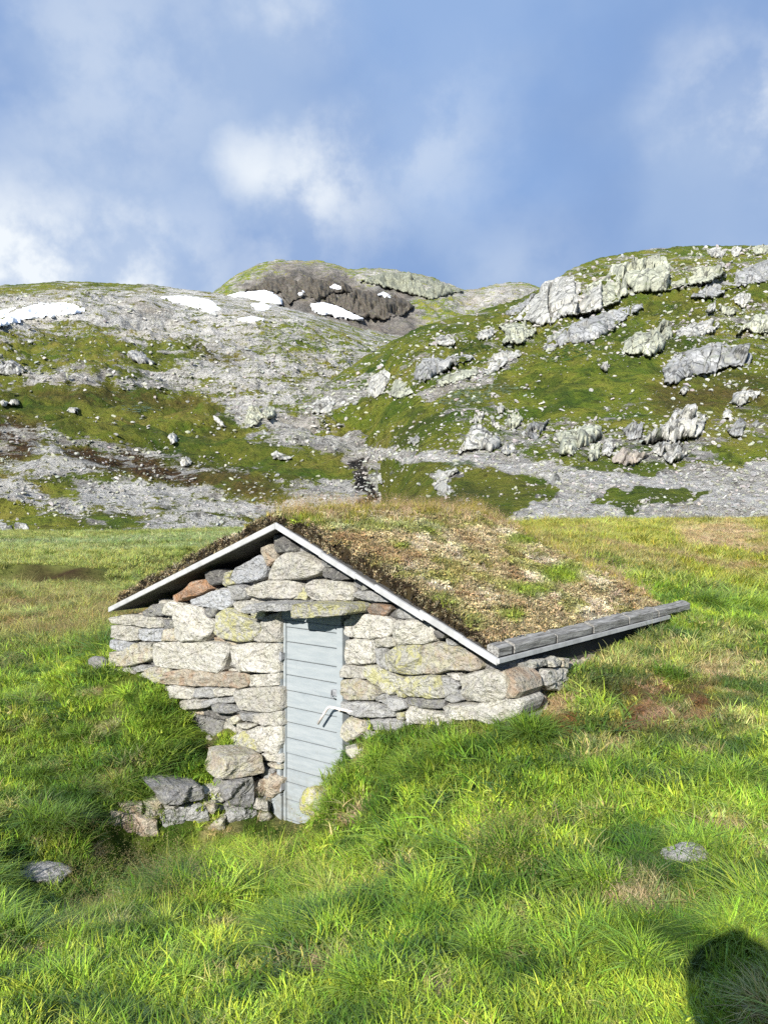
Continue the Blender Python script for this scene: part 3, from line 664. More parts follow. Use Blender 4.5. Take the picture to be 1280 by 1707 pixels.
# ---------------------------------------------------------------- rock outcrops and boulders one can tell apart
def sc(o, pts): return [(o[0] + a / 4.0, o[1] + b / 4.0) for a, b in pts]
A, B, Cc, Dd = (680, 400), (960, 400), (680, 620), (960, 620)
PALE, LICH, GREY, WARM, CRAG = (.53, .52, .475), (.47, .48, .37), (.37, .37, .36), (.45, .39, .33), (.088, .070, .056)
OUT = [
 (PEAK, [(408, 486), (432, 476), (470, 463), (505, 461), (530, 468), (560, 471), (585, 480), (590, 489), (560, 490), (530, 501), (508, 496), (482, 508), (470, 491), (440, 486)], 12, CRAG, 'dark brown crag under the rounded summit of the far peak'),
 (PEAK, [(540, 505), (562, 492), (600, 484), (640, 494), (670, 498), (690, 512), (676, 524), (640, 534), (602, 529), (575, 516)], 12, CRAG, 'lower dark brown crag right of the slanting snow patch on the peak'),
 (PEAK, [(600, 470), (640, 455), (690, 458), (740, 474), (770, 486), (720, 500), (660, 484)], 10, (.30, .31, .23), 'greenish grey rock shoulder on the right of the far peak'),
 (RIGHT, sc(A, [(700, 545), (760, 480), (860, 360), (900, 290), (980, 270), (1080, 280), (1190, 300), (1120, 390), (1240, 330), (1290, 300), (1290, 470), (1100, 510), (1020, 520), (970, 560), (880, 575), (800, 545)]), 5, PALE, 'tall pale cliff slab at the left end of the right-hand crest'),
 (RIGHT, sc(A, [(640, 500), (820, 380), (850, 370), (740, 490), (680, 515)]), 2, GREY, 'narrow grey rock ramp left of the tall cliff slab'),
 (RIGHT, sc(A, [(625, 690), (650, 620), (600, 580), (700, 560), (800, 570), (855, 605), (830, 640), (740, 695)]), 2.5, LICH, 'rounded lichen covered rock below the tall cliff slab'),
 (RIGHT, sc(A, [(450, 650), (480, 620), (560, 590), (580, 620), (540, 665), (470, 670)]), 1.6, PALE, 'small split rock left of the rounded lichen rock'),
 (RIGHT, sc(A, [(130, 705), (230, 645), (320, 680), (300, 705), (200, 710)]), 1.4, PALE, 'flat pale rock on the green spur above the streaked bluff'),
 (RIGHT, sc(A, [(40, 900), (60, 800), (170, 790), (240, 800), (380, 765), (430, 775), (420, 810), (330, 825), (240, 880), (110, 950), (50, 935)]), 2.4, GREY, 'grey bluff with dark vertical streaks at the left end of the right-hand hill'),
 (RIGHT, sc(A, [(490, 880), (560, 780), (640, 740), (740, 740), (760, 770), (650, 830), (590, 880), (500, 900)]), 1.8, PALE, 'broken pale rocks at the top of the white talus streak'),
 (RIGHT, sc(A, [(190, 940), (320, 880), (460, 850), (470, 890), (340, 950), (200, 970)]), 1.3, LICH, 'low lichen ledge above the grey green willow scrub'),
 (RIGHT, [(905, 585), (915, 562), (940, 548), (962, 538), (985, 530), (1010, 522), (1042, 512), (1068, 508), (1070, 515), (1047, 527), (1025, 545), (1005, 560), (982, 570), (960, 575), (945, 573), (925, 580)], 2.6, GREY, 'long slanting rock band with a black fissure below the main cliff'),
 (RIGHT, sc(B, [(60, 470), (70, 310), (200, 255), (240, 180), (300, 180), (430, 170), (480, 150), (600, 150), (660, 220), (800, 190), (960, 190), (990, 230), (870, 290), (800, 300), (660, 330), (560, 355), (380, 355), (335, 300), (340, 380), (250, 430), (120, 475)]), 5.5, LICH, 'broad main cliff wall under the right-hand skyline'),
 (RIGHT, sc(B, [(750, 385), (850, 330), (880, 280), (1080, 210), (1290, 130), (1290, 275), (1150, 300), (1000, 340), (900, 395)]), 3.2, GREY, 'smooth sloping slab right of the main cliff wall'),
 (RIGHT, sc(B, [(860, 70), (960, 55), (1000, 80), (970, 120), (920, 130), (880, 100)]), 2, PALE, 'pale block standing on the green skyline right of centre'),
 (RIGHT, sc(B, [(1020, 70), (1060, 50), (1100, 70), (1070, 120), (1030, 110)]), 1.8, PALE, 'smaller pale block second from the right on the skyline'),
 (RIGHT, sc(B, [(1120, 60), (1290, 40), (1290, 95), (1200, 105)]), 2.2, LICH, 'long lichen slab at the right end of the skyline'),
 (RIGHT, sc(B, [(300, 765), (320, 680), (420, 640), (530, 600), (560, 555), (620, 580), (640, 640), (600, 680), (570, 740), (480, 780), (440, 770), (380, 770)]), 3, LICH, 'stacked round rocks with a shaded left side mid slope'),
 (RIGHT, sc(B, [(660, 640), (690, 590), (740, 580), (830, 550), (900, 540), (960, 560), (900, 620), (820, 645), (740, 670), (700, 670)]), 2, PALE, 'row of split pale rocks right of the stacked round rocks'),
 (RIGHT, sc(B, [(860, 480), (870, 440), (920, 420), (930, 470), (880, 490)]), 1.5, PALE, 'single upright pale rock under the sloping slab'),
 (RIGHT, sc(B, [(940, 470), (980, 440), (1050, 460), (1060, 500), (1000, 510)]), 1.5, LICH, 'lichen rock beside the upright pale rock'),
 (RIGHT, sc(B, [(1030, 400), (1080, 360), (1150, 360), (1160, 400), (1110, 460), (1060, 430)]), 1.8, PALE, 'jagged pale rock on dark turf under the right end of the slab'),
 (RIGHT, sc(B, [(1060, 640), (1140, 530), (1290, 500), (1290, 620), (1190, 630), (1130, 600)]), 2.6, LICH, 'big pale rock cut by the right edge of the photo'),
 (RIGHT, sc(B, [(580, 965), (575, 870), (640, 790), (740, 740), (860, 720), (1000, 700), (1030, 740), (1110, 740), (1170, 780), (1140, 850), (1000, 850), (900, 890), (760, 920), (650, 965)]), 3.6, GREY, 'largest grey boulder mid slope with a dark cleft'),
 (RIGHT, sc(B, [(150, 860), (180, 820), (220, 840), (200, 885)]), 1.0, PALE, 'lone small rock on green turf left of the largest boulder'),
 (RIGHT, sc(Cc, [(330, 550), (380, 450), (420, 370), (480, 360), (600, 440), (620, 480), (560, 540), (500, 520), (430, 520)]), 1.7, PALE, 'ribbed outcrop rising above the pale footpath scree'),
 (RIGHT, sc(Cc, [(650, 350), (665, 290), (700, 270), (770, 310), (740, 360), (690, 390)]), 1.2, LICH, 'upright lichen boulder above the ribbed outcrop'),
 (RIGHT, sc(Cc, [(610, 540), (640, 500), (700, 480), (720, 540), (660, 555)]), .9, PALE, 'low boulder right of the ribbed outcrop by the scree'),
 (RIGHT, sc(Cc, [(780, 390), (830, 340), (940, 330), (900, 380), (850, 460), (810, 450)]), 1.2, GREY, 'grey rock with a shaded left face left of the yellow bluff'),
 (RIGHT, sc(Cc, [(420, 340), (460, 270), (510, 280), (500, 320), (450, 350)]), .9, PALE, 'small pale rock above the left side of the ribbed outcrop'),
 (RIGHT, sc(Cc, [(590, 250), (620, 225), (642, 250), (630, 277), (600, 277)]), .8, PALE, 'round white boulder alone on the olive turf'),
 (RIGHT, sc(Cc, [(550, 320), (600, 340), (612, 380), (560, 370)]), .7, PALE, 'little rock between the round white boulder and the ribbed outcrop'),
 (RIGHT, sc(Cc, [(-2, 482), (10, 440), (60, 425), (85, 450), (60, 484)]), 1.0, GREY, 'domed dark grey boulder beside the pale path'),
 (RIGHT, sc(Dd, [(-150, 420), (-60, 400), (60, 370), (190, 340), (200, 390), (150, 440), (70, 500), (0, 520), (-20, 560), (-115, 555), (-110, 480)]), 2.0, LICH, 'yellowish bluff with a dark hollow above the scree'),
 (RIGHT, sc(Dd, [(75, 590), (90, 490), (160, 480), (155, 560), (120, 600)]), 1.0, LICH, 'tall yellow lichen block just right of the yellowish bluff'),
 (RIGHT, sc(Dd, [(170, 540), (180, 450), (240, 440), (260, 500), (220, 570)]), 1.0, PALE, 'smooth pale block next to the tall yellow lichen block'),
 (RIGHT, sc(Dd, [(300, 390), (370, 340), (440, 370), (430, 440), (350, 460)]), 1.3, GREY, 'grey cube shaped block at the left of the big white outcrop'),
 (RIGHT, sc(Dd, [(430, 480), (520, 390), (600, 350), (650, 260), (740, 255), (860, 290), (850, 380), (800, 440), (700, 450), (640, 480), (560, 460), (480, 490)]), 2.4, PALE, 'big cracked white outcrop above the right-hand scree'),
 (RIGHT, sc(Dd, [(230, 600), (310, 510), (400, 540), (480, 560), (400, 610), (330, 630)]), 1.2, WARM, 'brownish broken rocks at the upper edge of the scree'),
 (RIGHT, sc(Dd, [(490, 540), (530, 480), (640, 460), (740, 540), (700, 590), (620, 615), (560, 560)]), 1.5, PALE, 'folded pale rock directly under the big cracked outcrop'),
 (RIGHT, sc(Dd, [(1030, 210), (1050, 140), (1130, 130), (1230, 130), (1180, 190), (1090, 230)]), 1.3, PALE, 'white rock near the right edge above rusty turf'),
 (RIGHT, sc(Dd, [(680, 140), (730, 90), (752, 120), (710, 160)]), .8, PALE, 'small pale rock under the right foot of the largest boulder'),
 (RIGHT, sc(Dd, [(965, 312), (980, 262), (1032, 268), (1024, 312)]), .8, PALE, 'squarish white rock right of the big cracked outcrop'),
 (RIGHT, sc(Dd, [(1000, 400), (1050, 340), (1090, 310), (1130, 340), (1100, 430), (1050, 440)]), 1.1, GREY, 'dark grey jumbled rock near the right edge'),
 (RIGHT, sc(Dd, [(1160, 350), (1190, 325), (1225, 355), (1190, 375)]), .7, PALE, 'small round rock at the far right above the green bank'),
 (RIGHT, [(640, 655), (660, 632), (678, 640), (690, 655), (665, 665)], 1.3, LICH, 'rocks on the left spur below the streaked bluff'),
 (RIGHT, [(612, 655), (618, 630), (640, 615), (652, 625), (640, 655), (625, 665)], 1.5, PALE, 'pale leaning rock at the left tip of the green spur'),
 (RIGHT, [(520, 690), (528, 668), (550, 660), (560, 672), (548, 690)], 1.2, PALE, 'pale rock on the lower green spur near the gully'),
 (LEFT, [(212, 592), (222, 586), (240, 588), (248, 598), (262, 607), (240, 608), (225, 603)], 2.6, GREY, 'dark sided grey slab on the upper left grass shelf'),
 (LEFT, [(0, 612), (8, 603), (28, 603), (45, 622), (20, 628), (0, 625)], 2.2, GREY, 'grey hump of rock at the left edge on the grass shelf'),
 (LEFT, [(281, 730), (287, 722), (295, 726), (297, 738), (288, 741)], 1.0, PALE, 'pale boulder on the dark green hillock'),
 (LEFT, [(300, 771), (305, 764), (315, 763), (321, 771), (315, 778), (304, 778)], .9, PALE, 'rounded boulder on brown ground below the hillock boulder'),
 (LEFT, [(113, 684), (122, 678), (134, 682), (130, 688), (118, 689)], .9, PALE, 'flat light boulder on the left part of the hillock'),
 (LEFT, [(2, 672), (8, 667), (14, 671), (12, 677), (4, 677)], .8, PALE, 'small boulder at the far left of the hillock'),
 (LEFT, [(16, 671), (22, 666), (34, 668), (35, 675), (20, 676)], .8, PALE, 'second small boulder at the far left of the hillock'),
 (LEFT, [(24, 879), (32, 871), (46, 874), (50, 883), (28, 885)], .5, PALE, 'smooth white boulder at the meadow edge on the left'),
 (LEFT, [(-10, 882), (4, 872), (20, 877), (24, 887), (-10, 890)], .6, PALE, 'white boulder cut by the left edge beside the meadow'),
 (LEFT, [(408, 705), (415, 680), (428, 676), (440, 690), (432, 706), (418, 712)], 2.0, LICH, 'pale lichen boulder at the mouth of the gully'),
 (LEFT, [(438, 690), (445, 678), (458, 680), (460, 694), (448, 698)], 1.6, LICH, 'rounded lichen boulder right of the gully mouth boulder'),
 (LEFT, [(356, 692), (366, 698), (378, 712), (370, 713), (358, 702)], 1.0, PALE, 'slanted light slab on the right edge of the hillock'),
 (LEFT, [(452, 757), (462, 752), (474, 757), (488, 764), (470, 768), (456, 765)], 1.0, PALE, 'pair of flat pale stones between hillock and path'),
 (RIGHT, [(722, 792), (730, 783), (742, 787), (760, 780), (764, 786), (748, 796), (744, 806), (752, 822), (738, 824), (722, 812), (728, 804)], .45, PALE, 'zigzag of pale stones on the green knoll behind the roof'),
 (RIGHT, [(616, 796), (624, 788), (636, 792), (638, 806), (624, 806)], .7, PALE, 'pale stone beside the black gully behind the roof'),
 (RIGHT, [(914, 805), (920, 785), (930, 792), (936, 806), (926, 810)], .5, PALE, 'leaning slab at the right edge of the green knoll'),
]
for i, (sh, poly, rel, colr, lab) in enumerate(OUT):
    pa = np.array(poly); size = max(np.ptp(pa[:, 0]), np.ptp(pa[:, 1]))
    c = pa.mean(0); dep = float(sh.surf(np.array([c[0]]), np.array([c[1]]))[0, 1])
    step = 1.1 if size < 60 else 1.5
    V, q = patch_grid(sh, poly, step, rel * .9, .62, i + 2, max(size * dep / F / (6.5 if sh is PEAK else 2.2), .35), up=(-.1, -.9, .42)); V, q = finish(V, q)
    cl = np.repeat(np.array([[*colr, .35 if size > 60 else .12]]), len(V), 0)
    cat = 'boulder' if size < 32 else 'rock outcrop'
    o = mesh_obj('boulder' if size < 32 else 'rock_outcrop', V, q, M_OUT, attrs={'rcol': cl}, smooth=True)
    tag(o, lab, cat, 'rocks on the hillsides')

# ---------------------------------------------------------------- the stone hut
HUT = empty('stone_hut', hut(0, 2.2, -.2), 'low drystone hut with turf roof and pale grey plank door in the grassy slope', 'hut')

class Frame:
    def __init__(s, o, U, N): s.o, s.U, s.N = o, U.normalized(), N.normalized()
    def uv(s, p): d = p - s.o; return (d.dot(s.U), d.z)
    def at(s, u, v, n): return s.o + s.U * u + UP * v + s.N * n
FRONT = Frame(hut(GO, 0, 0), -LD, -RD)
SIDE = Frame(hut(GO, CORNER, 0), RD, -LD)
LEFTW = Frame(hut(RLEN, SP - .03, 0), -RD, LD)
class Stones:
    def __init__(s): s.v, s.f, s.c, s.x = [], [], [], []
    def add(s, fr, poly, colr, mixv=(0, 0, 0), prot=.06, depth=.26, shrink=1.04, seed=0, base=0.0):
        r = np.random.default_rng(seed + 77)
        poly = np.array(poly, float); c = poly.mean(0)
        # resample the outline with rounded corners
        n = 44; pts = []
        e = np.roll(poly, -1, 0) - poly; L = np.linalg.norm(e, axis=1); cum = np.concatenate([[0], np.cumsum(L)])
        for k in range(n):
            d = cum[-1] * k / n; j = min(np.searchsorted(cum, d, 'right') - 1, len(poly) - 1)
            pts.append(poly[j] + e[j] * (d - cum[j]) / max(L[j], 1e-9))
        pts = np.array(pts)
        pts = .86 * pts + .07 * (np.roll(pts, 1, 0) + np.roll(pts, -1, 0))
        size = math.sqrt(max(1e-4, abs(.5 * np.sum(pts[:, 0] * np.roll(pts[:, 1], -1) - np.roll(pts[:, 0], -1) * pts[:, 1]))))
        pts = c + (pts - c) * shrink
        p3 = np.concatenate([pts, np.full((n, 1), seed * 1.37)], 1)
        jit = np.stack([perlin(p3 * 14), perlin(p3 * 14 + 9)], 1) * .007 + np.stack([perlin(p3 * 45), perlin(p3 * 45 + 9)], 1) * .0035
        pts = pts + jit
        bev = min(.016, size * .10)
        tilt = r.normal(0, .16, 2); chips = [(r.normal(0, .35, 2) * size, r.normal(0, .42, 2), r.uniform(.02, .10) * size) for _ in range(6)]
        p = min(prot, size * .7) * r.uniform(.65, 1.2)
        if prot > .14 and depth < .3: tilt, chips, p = tilt * 0, [], prot                 # lintels: long flat slabs
        rings = []
        inset = [0, 0, .25, .7, 1.5, None, None, None, None]
        dep = [-depth, -.02, .28, .84, 1.0, 1.0, 1.0, 1.0, 1.0]
        dist = np.linalg.norm(pts - c, axis=1)
        fr_k = [0, 0, 0, 0, 0, .28, .5, .74, .9]
        for k in range(9):
            if inset[k] is not None: f = 1 - np.minimum(inset[k] * bev / np.maximum(dist, .01), .55)
            else: f = (1 - np.minimum(1.5 * bev / np.maximum(dist, .01), .55)) * (1 - fr_k[k])
            q = c + (pts - c) * f[:, None]
            if k == 0: h = np.full(n, -depth)
            else:
                rel = q - c
                pl = rel @ tilt
                for pk, t2, of in chips: pl = np.minimum(pl, (rel - pk) @ t2 + of)
                pl = np.clip(pl, -p * .95, p * .7)
                qq = np.concatenate([q, np.full((n, 1), seed * 1.37)], 1)
                rough = .024 * fbm(qq * 8, 3, .55, True) + .014 * fbm(qq * 22, 3, .6, True)
                w = min(1, max(0, dep[k]))
                h = p * max(dep[k], -.5) + (pl + rough * min(1, size * 5)) * w
            rings.append((q, h + base))
        b0 = len(s.v)
        for q, h in rings:
            for j in range(n): s.v.append(fr.at(q[j, 0], q[j, 1], h[j]))
        hc = rings[-1][1].mean()
        s.v.append(fr.at(c[0], c[1], hc)); cen = len(s.v) - 1
        for k in range(8):
            for j in range(n):
                a, b_ = b0 + k * n + j, b0 + k * n + (j + 1) % n
                s.f.append((a, b_, b_ + n, a + n))
        for j in range(n): s.f.append((b0 + 8 * n + j, b0 + 8 * n + (j + 1) % n, cen))
        m = len(s.v) - b0; vv = r.uniform(.82, 1.14)
        s.c += [tuple(np.array(colr) * vv)] * m; s.x += [mixv] * m
    def build(s, name, parent):
        o = mesh_obj(name, s.v, s.f, M_STONE, parent, smooth=False, attrs={'scol': np.array(s.c), 'smix': np.array(s.x)})
        import bmesh
        bm = bmesh.new(); bm.from_mesh(o.data); bmesh.ops.recalc_face_normals(bm, faces=bm.faces); bm.to_mesh(o.data); bm.free()
        return o
CS = {'w': ((.53, .51, .455), (.10, .06, 0)), 'g': ((.34, .34, .335), (.04, 0, 0)), 'd': ((.10, .097, .094), (0, 0, 0)), 'o': ((.44, .25, .14), (0, .75, 0)),
      't': ((.43, .37, .285), (.05, .4, 0)), 'y': ((.43, .42, .355), (.55, .05, 0)), 'b': ((.40, .412, .43), (0, 0, 0)), 'k': ((.18, .13, .09), (0, .5, 0)), 'm': ((.45, .425, .36), (.22, .25, 0)),
      'h': ((.19, .19, .195), (.08, 0, 0))}
Z1, Z2, Z3, Z4 = ((140, 840), 3.2), ((140, 1120), 3.2), ((500, 840), 3.2), ((500, 1060), 2.783)
TR = [
 (Z1, 'd', .05, [(1000, 165), (1050, 170), (1110, 235), (1110, 255), (1010, 265), (1000, 230)]),
 (Z1, 't', .05, [(930, 230), (985, 215), (1010, 265), (1005, 300), (965, 335), (945, 290), (925, 255)]),
 (Z1, 'w', .08, [(1010, 300), (1060, 262), (1140, 258), (1200, 280), (1265, 335), (1265, 355), (1220, 385), (1150, 405), (1000, 405), (970, 400), (990, 345)]),
 (Z1, 'b', .07, [(790, 345), (920, 275), (945, 300), (955, 350), (945, 390), (920, 408), (850, 420), (800, 425), (770, 400)]),
 (Z1, 'y', .05, [(735, 370), (785, 355), (770, 400), (800, 425), (740, 445), (722, 430)]),
 (Z1, 'd', .05, [(628, 365), (680, 352), (745, 365), (730, 400), (720, 425), (660, 435), (630, 400)]),
 (Z1, 'o', .08, [(467, 490), (545, 445), (575, 412), (630, 405), (655, 460), (600, 485), (480, 530), (465, 515)]),
 (Z1, 'b', .06, [(555, 515), (660, 470), (750, 455), (780, 490), (775, 540), (720, 570), (640, 555), (560, 540)]),
 (Z1, 'g', .05, [(755, 440), (830, 432), (850, 460), (860, 500), (840, 515), (790, 515), (770, 480)]),
 (Z1, 'w', .08, [(845, 450), (920, 425), (1000, 405), (1110, 415), (1145, 435), (1150, 470), (1110, 505), (1040, 510), (930, 505), (855, 490)]),
 (Z1, 'y', .03, [(1150, 445), (1175, 435), (1180, 480), (1165, 515), (1100, 510), (1115, 500)]),
 (Z1, 'g', .27, [(920, 555), (960, 525), (1050, 515), (1190, 520), (1190, 560), (1100, 562), (1020, 572), (940, 575)]),
 (Z1, 'w', .06, [(780, 535), (800, 520), (925, 525), (935, 535), (900, 570), (860, 585), (820, 585), (790, 560)]),
 (Z1, 'h', .06, [(300, 580), (350, 540), (420, 535), (425, 560), (400, 600), (310, 605)]),
 (Z1, 'w', .05, [(425, 530), (460, 515), (510, 535), (500, 575), (470, 610), (410, 590)]),
 (Z1, 'w', .09, [(118, 612), (200, 592), (320, 600), (400, 615), (405, 660), (350, 665), (230, 650), (140, 640)]),
 (Z1, 'h', .04, [(410, 620), (470, 625), (475, 665), (415, 668)]),
 (Z1, 'w', .10, [(475, 590), (500, 545), (560, 540), (610, 555), (640, 605), (685, 640), (660, 690), (620, 735), (500, 735), (478, 715)]),
 (Z1, 'h', .03, [(630, 560), (690, 560), (680, 600), (650, 615), (630, 590)]),
 (Z1, 'y', .10, [(690, 595), (750, 555), (800, 570), (870, 620), (930, 640), (915, 690), (880, 730), (800, 740), (720, 720), (675, 690), (690, 650)]),
 (Z1, 'y', .04, [(880, 580), (930, 568), (955, 595), (935, 620), (890, 615)]),
 (Z1, 'w', .07, [(930, 640), (960, 600), (1025, 580), (1028, 740), (930, 740), (890, 730), (930, 680)]),
 (Z1, 'w', .06, [(135, 650), (200, 650), (285, 665), (275, 730), (200, 735), (128, 715)]),
 (Z1, 'b', .06, [(280, 670), (400, 668), (405, 735), (300, 735), (275, 715)]),
 (Z1, 'm', .05, [(408, 672), (472, 668), (475, 735), (415, 735)]),
 (Z1, 'b', .05, [(127, 730), (190, 730), (240, 750), (235, 780), (170, 795), (128, 770)]),
 (Z1, 'm', .08, [(170, 795), (245, 750), (345, 765), (345, 830), (320, 845), (210, 870), (120, 865), (125, 790)]),
 (Z1, 'w', .04, [(275, 742), (360, 745), (345, 765), (290, 760)]),
 (Z1, 'w', .10, [(360, 750), (400, 740), (700, 742), (750, 760), (750, 800), (710, 905), (600, 890), (450, 880), (365, 865), (355, 810)]),
 (Z1, 'w', .09, [(770, 760), (850, 750), (1020, 748), (1022, 905), (830, 895), (795, 870), (775, 830)]),
 (Z1, 'w', .06, [(110, 880), (230, 878), (265, 915), (230, 950), (150, 945), (108, 930)]),
 (Z1, 'g', .05, [(235, 880), (280, 865), (340, 870), (335, 890), (270, 905)]),
 (Z1, 'm', .05, [(300, 890), (345, 875), (435, 880), (440, 910), (400, 915), (320, 905)]),
 (Z2, 'y', .06, [(265, 30), (300, 5), (420, 20), (420, 70), (330, 60)]),
 (Z2, 't', .08, [(420, 50), (445, 0), (560, -20), (660, 5), (670, 50), (655, 80), (560, 82), (430, 65)]),
 (Z2, 't', .07, [(670, 30), (700, 5), (860, 8), (870, 40), (865, 75), (820, 95), (740, 85), (665, 78)]),
 (Z2, 'w', .06, [(870, 20), (1020, 10), (1022, 75), (940, 85), (870, 80)]),
 (Z2, 'w', .05, [(400, 90), (470, 70), (570, 100), (575, 130), (560, 150), (440, 145), (410, 125)]),
 (Z2, 'g', .05, [(575, 95), (640, 85), (690, 95), (690, 140), (600, 145), (570, 130)]),
 (Z2, 'w', .05, [(690, 90), (785, 95), (785, 130), (700, 140)]),
 (Z2, 'w', .05, [(500, 160), (570, 148), (620, 155), (620, 200), (520, 210), (495, 190)]),
 (Z2, 'h', .05, [(660, 180), (720, 170), (800, 190), (808, 215), (750, 230), (680, 220)]),
 (Z2, 'g', .04, [(620, 160), (680, 145), (785, 138), (790, 170), (700, 168), (640, 200), (620, 190)]),
 (Z2, 'w', .09, [(785, 110), (850, 95), (910, 85), (1035, 85), (1038, 205), (980, 222), (880, 218), (820, 205), (795, 160)]),
 (Z2, 'g', .06, [(810, 225), (900, 225), (950, 275), (890, 275), (830, 265)]),
 (Z2, 'w', .06, [(900, 230), (1035, 215), (1038, 295), (960, 295), (900, 270)]),
 (Z2, 'm', .05, [(740, 260), (790, 235), (815, 260), (800, 285), (760, 290)]),
 (Z2, 'w', .04, [(800, 285), (870, 280), (905, 290), (850, 312), (800, 305)]),
 (Z2, 'y', .08, [(715, 395), (770, 350), (830, 325), (880, 345), (925, 380), (930, 435), (830, 445), (730, 435)]),
 (Z2, 'w', .07, [(850, 325), (910, 298), (1034, 298), (1034, 385), (1010, 440), (940, 430), (925, 370), (880, 335)]),
 (Z2, 'w', .05, [(945, 440), (1034, 445), (1034, 490), (980, 485), (950, 470)]),
 (Z2, 'm', .05, [(955, 495), (1030, 500), (1030, 530), (970, 515)]),
 (Z2, 't', .07, [(912, 590), (960, 550), (1010, 560), (1040, 580), (1030, 650), (980, 680), (925, 665), (910, 640)]),
 (Z3, 'w', .08, [(30, 430), (60, 405), (180, 410), (250, 430), (275, 465), (260, 515), (160, 520), (50, 515), (28, 480)]),
 (Z3, 'y', .28, [(52, 525), (120, 518), (280, 525), (335, 540), (335, 580), (280, 585), (240, 594), (160, 602), (42, 598), (38, 560)]),
 (Z3, 'd', .05, [(110, 340), (200, 345), (250, 400), (180, 412), (105, 385)]),
 (Z3, 'h', .05, [(275, 405), (340, 430), (350, 455), (320, 470), (280, 445)]),
 (Z3, 'g', .06, [(265, 490), (290, 465), (380, 470), (440, 505), (470, 530), (400, 525), (320, 515)]),
 (Z3, 'k', .06, [(340, 560), (370, 535), (460, 545), (470, 565), (440, 605), (380, 600), (345, 580)]),
 (Z3, 'g', .06, [(500, 575), (530, 545), (570, 575), (615, 610), (570, 618), (505, 610)]),
 (Z3, 'w', .09, [(225, 630), (270, 590), (430, 600), (470, 620), (475, 690), (440, 715), (360, 725), (250, 715), (225, 690)]),
 (Z3, 'w', .09, [(475, 650), (500, 625), (620, 618), (680, 650), (700, 690), (705, 735), (650, 752), (510, 755), (490, 720)]),
 (Z3, 'w', .05, [(380, 730), (440, 715), (490, 715), (490, 765), (400, 770), (380, 755)]),
 (Z3, 'w', .07, [(230, 730), (290, 725), (380, 735), (382, 850), (330, 860), (235, 860), (225, 800)]),
 (Z3, 'g', .04, [(385, 775), (440, 772), (450, 895), (390, 860)]),
 (Z3, 'y', .08, [(440, 800), (500, 758), (630, 755), (632, 910), (560, 915), (470, 900), (445, 860)]),
 (Z3, 'm', .09, [(638, 760), (700, 745), (770, 750), (880, 790), (925, 820), (950, 880), (900, 895), (770, 895), (720, 912), (640, 910)]),
 (Z3, 'd', .05, [(700, 680), (730, 670), (770, 700), (760, 720), (720, 725)]),
 (Z3, 'g', .05, [(770, 720), (810, 745), (815, 760), (780, 755)]),
 (Z3, 'h', .04, [(95, 275), (180, 325), (240, 365), (235, 390), (190, 345), (105, 335)]),
 (Z4, 'w', .06, [(180, 170), (195, 140), (270, 145), (300, 150), (280, 180), (290, 205), (240, 200), (185, 195)]),
 (Z4, 'y', .08, [(270, 150), (330, 140), (400, 175), (470, 205), (455, 245), (415, 280), (360, 250), (300, 205), (280, 180)]),
 (Z4, 'm', .07, [(180, 210), (250, 200), (320, 235), (355, 275), (340, 300), (260, 305), (190, 300), (178, 260)]),
 (Z4, 'y', .08, [(455, 225), (480, 195), (560, 190), (640, 190), (660, 290), (620, 297), (490, 285), (460, 260)]),
 (Z4, 'g', .05, [(640, 195), (690, 200), (728, 240), (700, 270), (660, 295), (645, 250)]),
 (Z4, 'h', .04, [(480, 290), (655, 300), (650, 340), (560, 345), (490, 320)]),
 (Z4, 'g', .06, [(660, 305), (690, 265), (735, 255), (748, 300), (700, 315)]),
 (Z4, 'w', .05, [(665, 180), (720, 178), (735, 215), (690, 200)]),
 (Z4, 'w', .11, [(735, 190), (800, 170), (900, 160), (950, 190), (960, 270), (930, 305), (850, 312), (760, 305), (740, 250)]),
 (Z4, 't', .10, [(902, 170), (960, 165), (1010, 215), (1022, 260), (1000, 290), (945, 295), (962, 250), (940, 190)]),
 (Z4, 'w', .10, [(650, 335), (700, 320), (800, 315), (1000, 290), (1022, 320), (1000, 370), (910, 412), (830, 395), (740, 385), (680, 365)]),
 (Z4, 'g', .13, [(180, 310), (300, 310), (430, 350), (425, 380), (330, 385), (260, 375), (180, 340)]),
 (Z4, 'g', .08, [(335, 285), (380, 275), (470, 300), (480, 340), (440, 355), (390, 325), (340, 305)]),
 (Z4, 'w', .08, [(475, 370), (500, 330), (560, 345), (680, 375), (745, 400), (710, 445), (600, 430), (490, 405)]),
 (Z4, 'g', .07, [(295, 400), (330, 392), (430, 390), (470, 415), (450, 455), (400, 455), (300, 435)]),
 (Z4, 'm', .07, [(190, 420), (220, 380), (290, 395), (300, 440), (270, 480), (220, 500), (190, 470)]),
 (Z4, 'w', .05, [(280, 445), (400, 460), (410, 485), (290, 500)]),
 (Z4, 'w', .05, [(790, 415), (900, 420), (900, 470), (830, 475)]),
 (Z4, 'w', .06, [(905, 415), (990, 395), (1020, 380), (1010, 430), (960, 475), (910, 455)]),
 (Z4, 'y', .04, [(430, 365), (470, 360), (465, 395), (435, 390)]),
 (Z4, 'y', .04, [(430, 255), (465, 265), (470, 290), (440, 285)]),
]
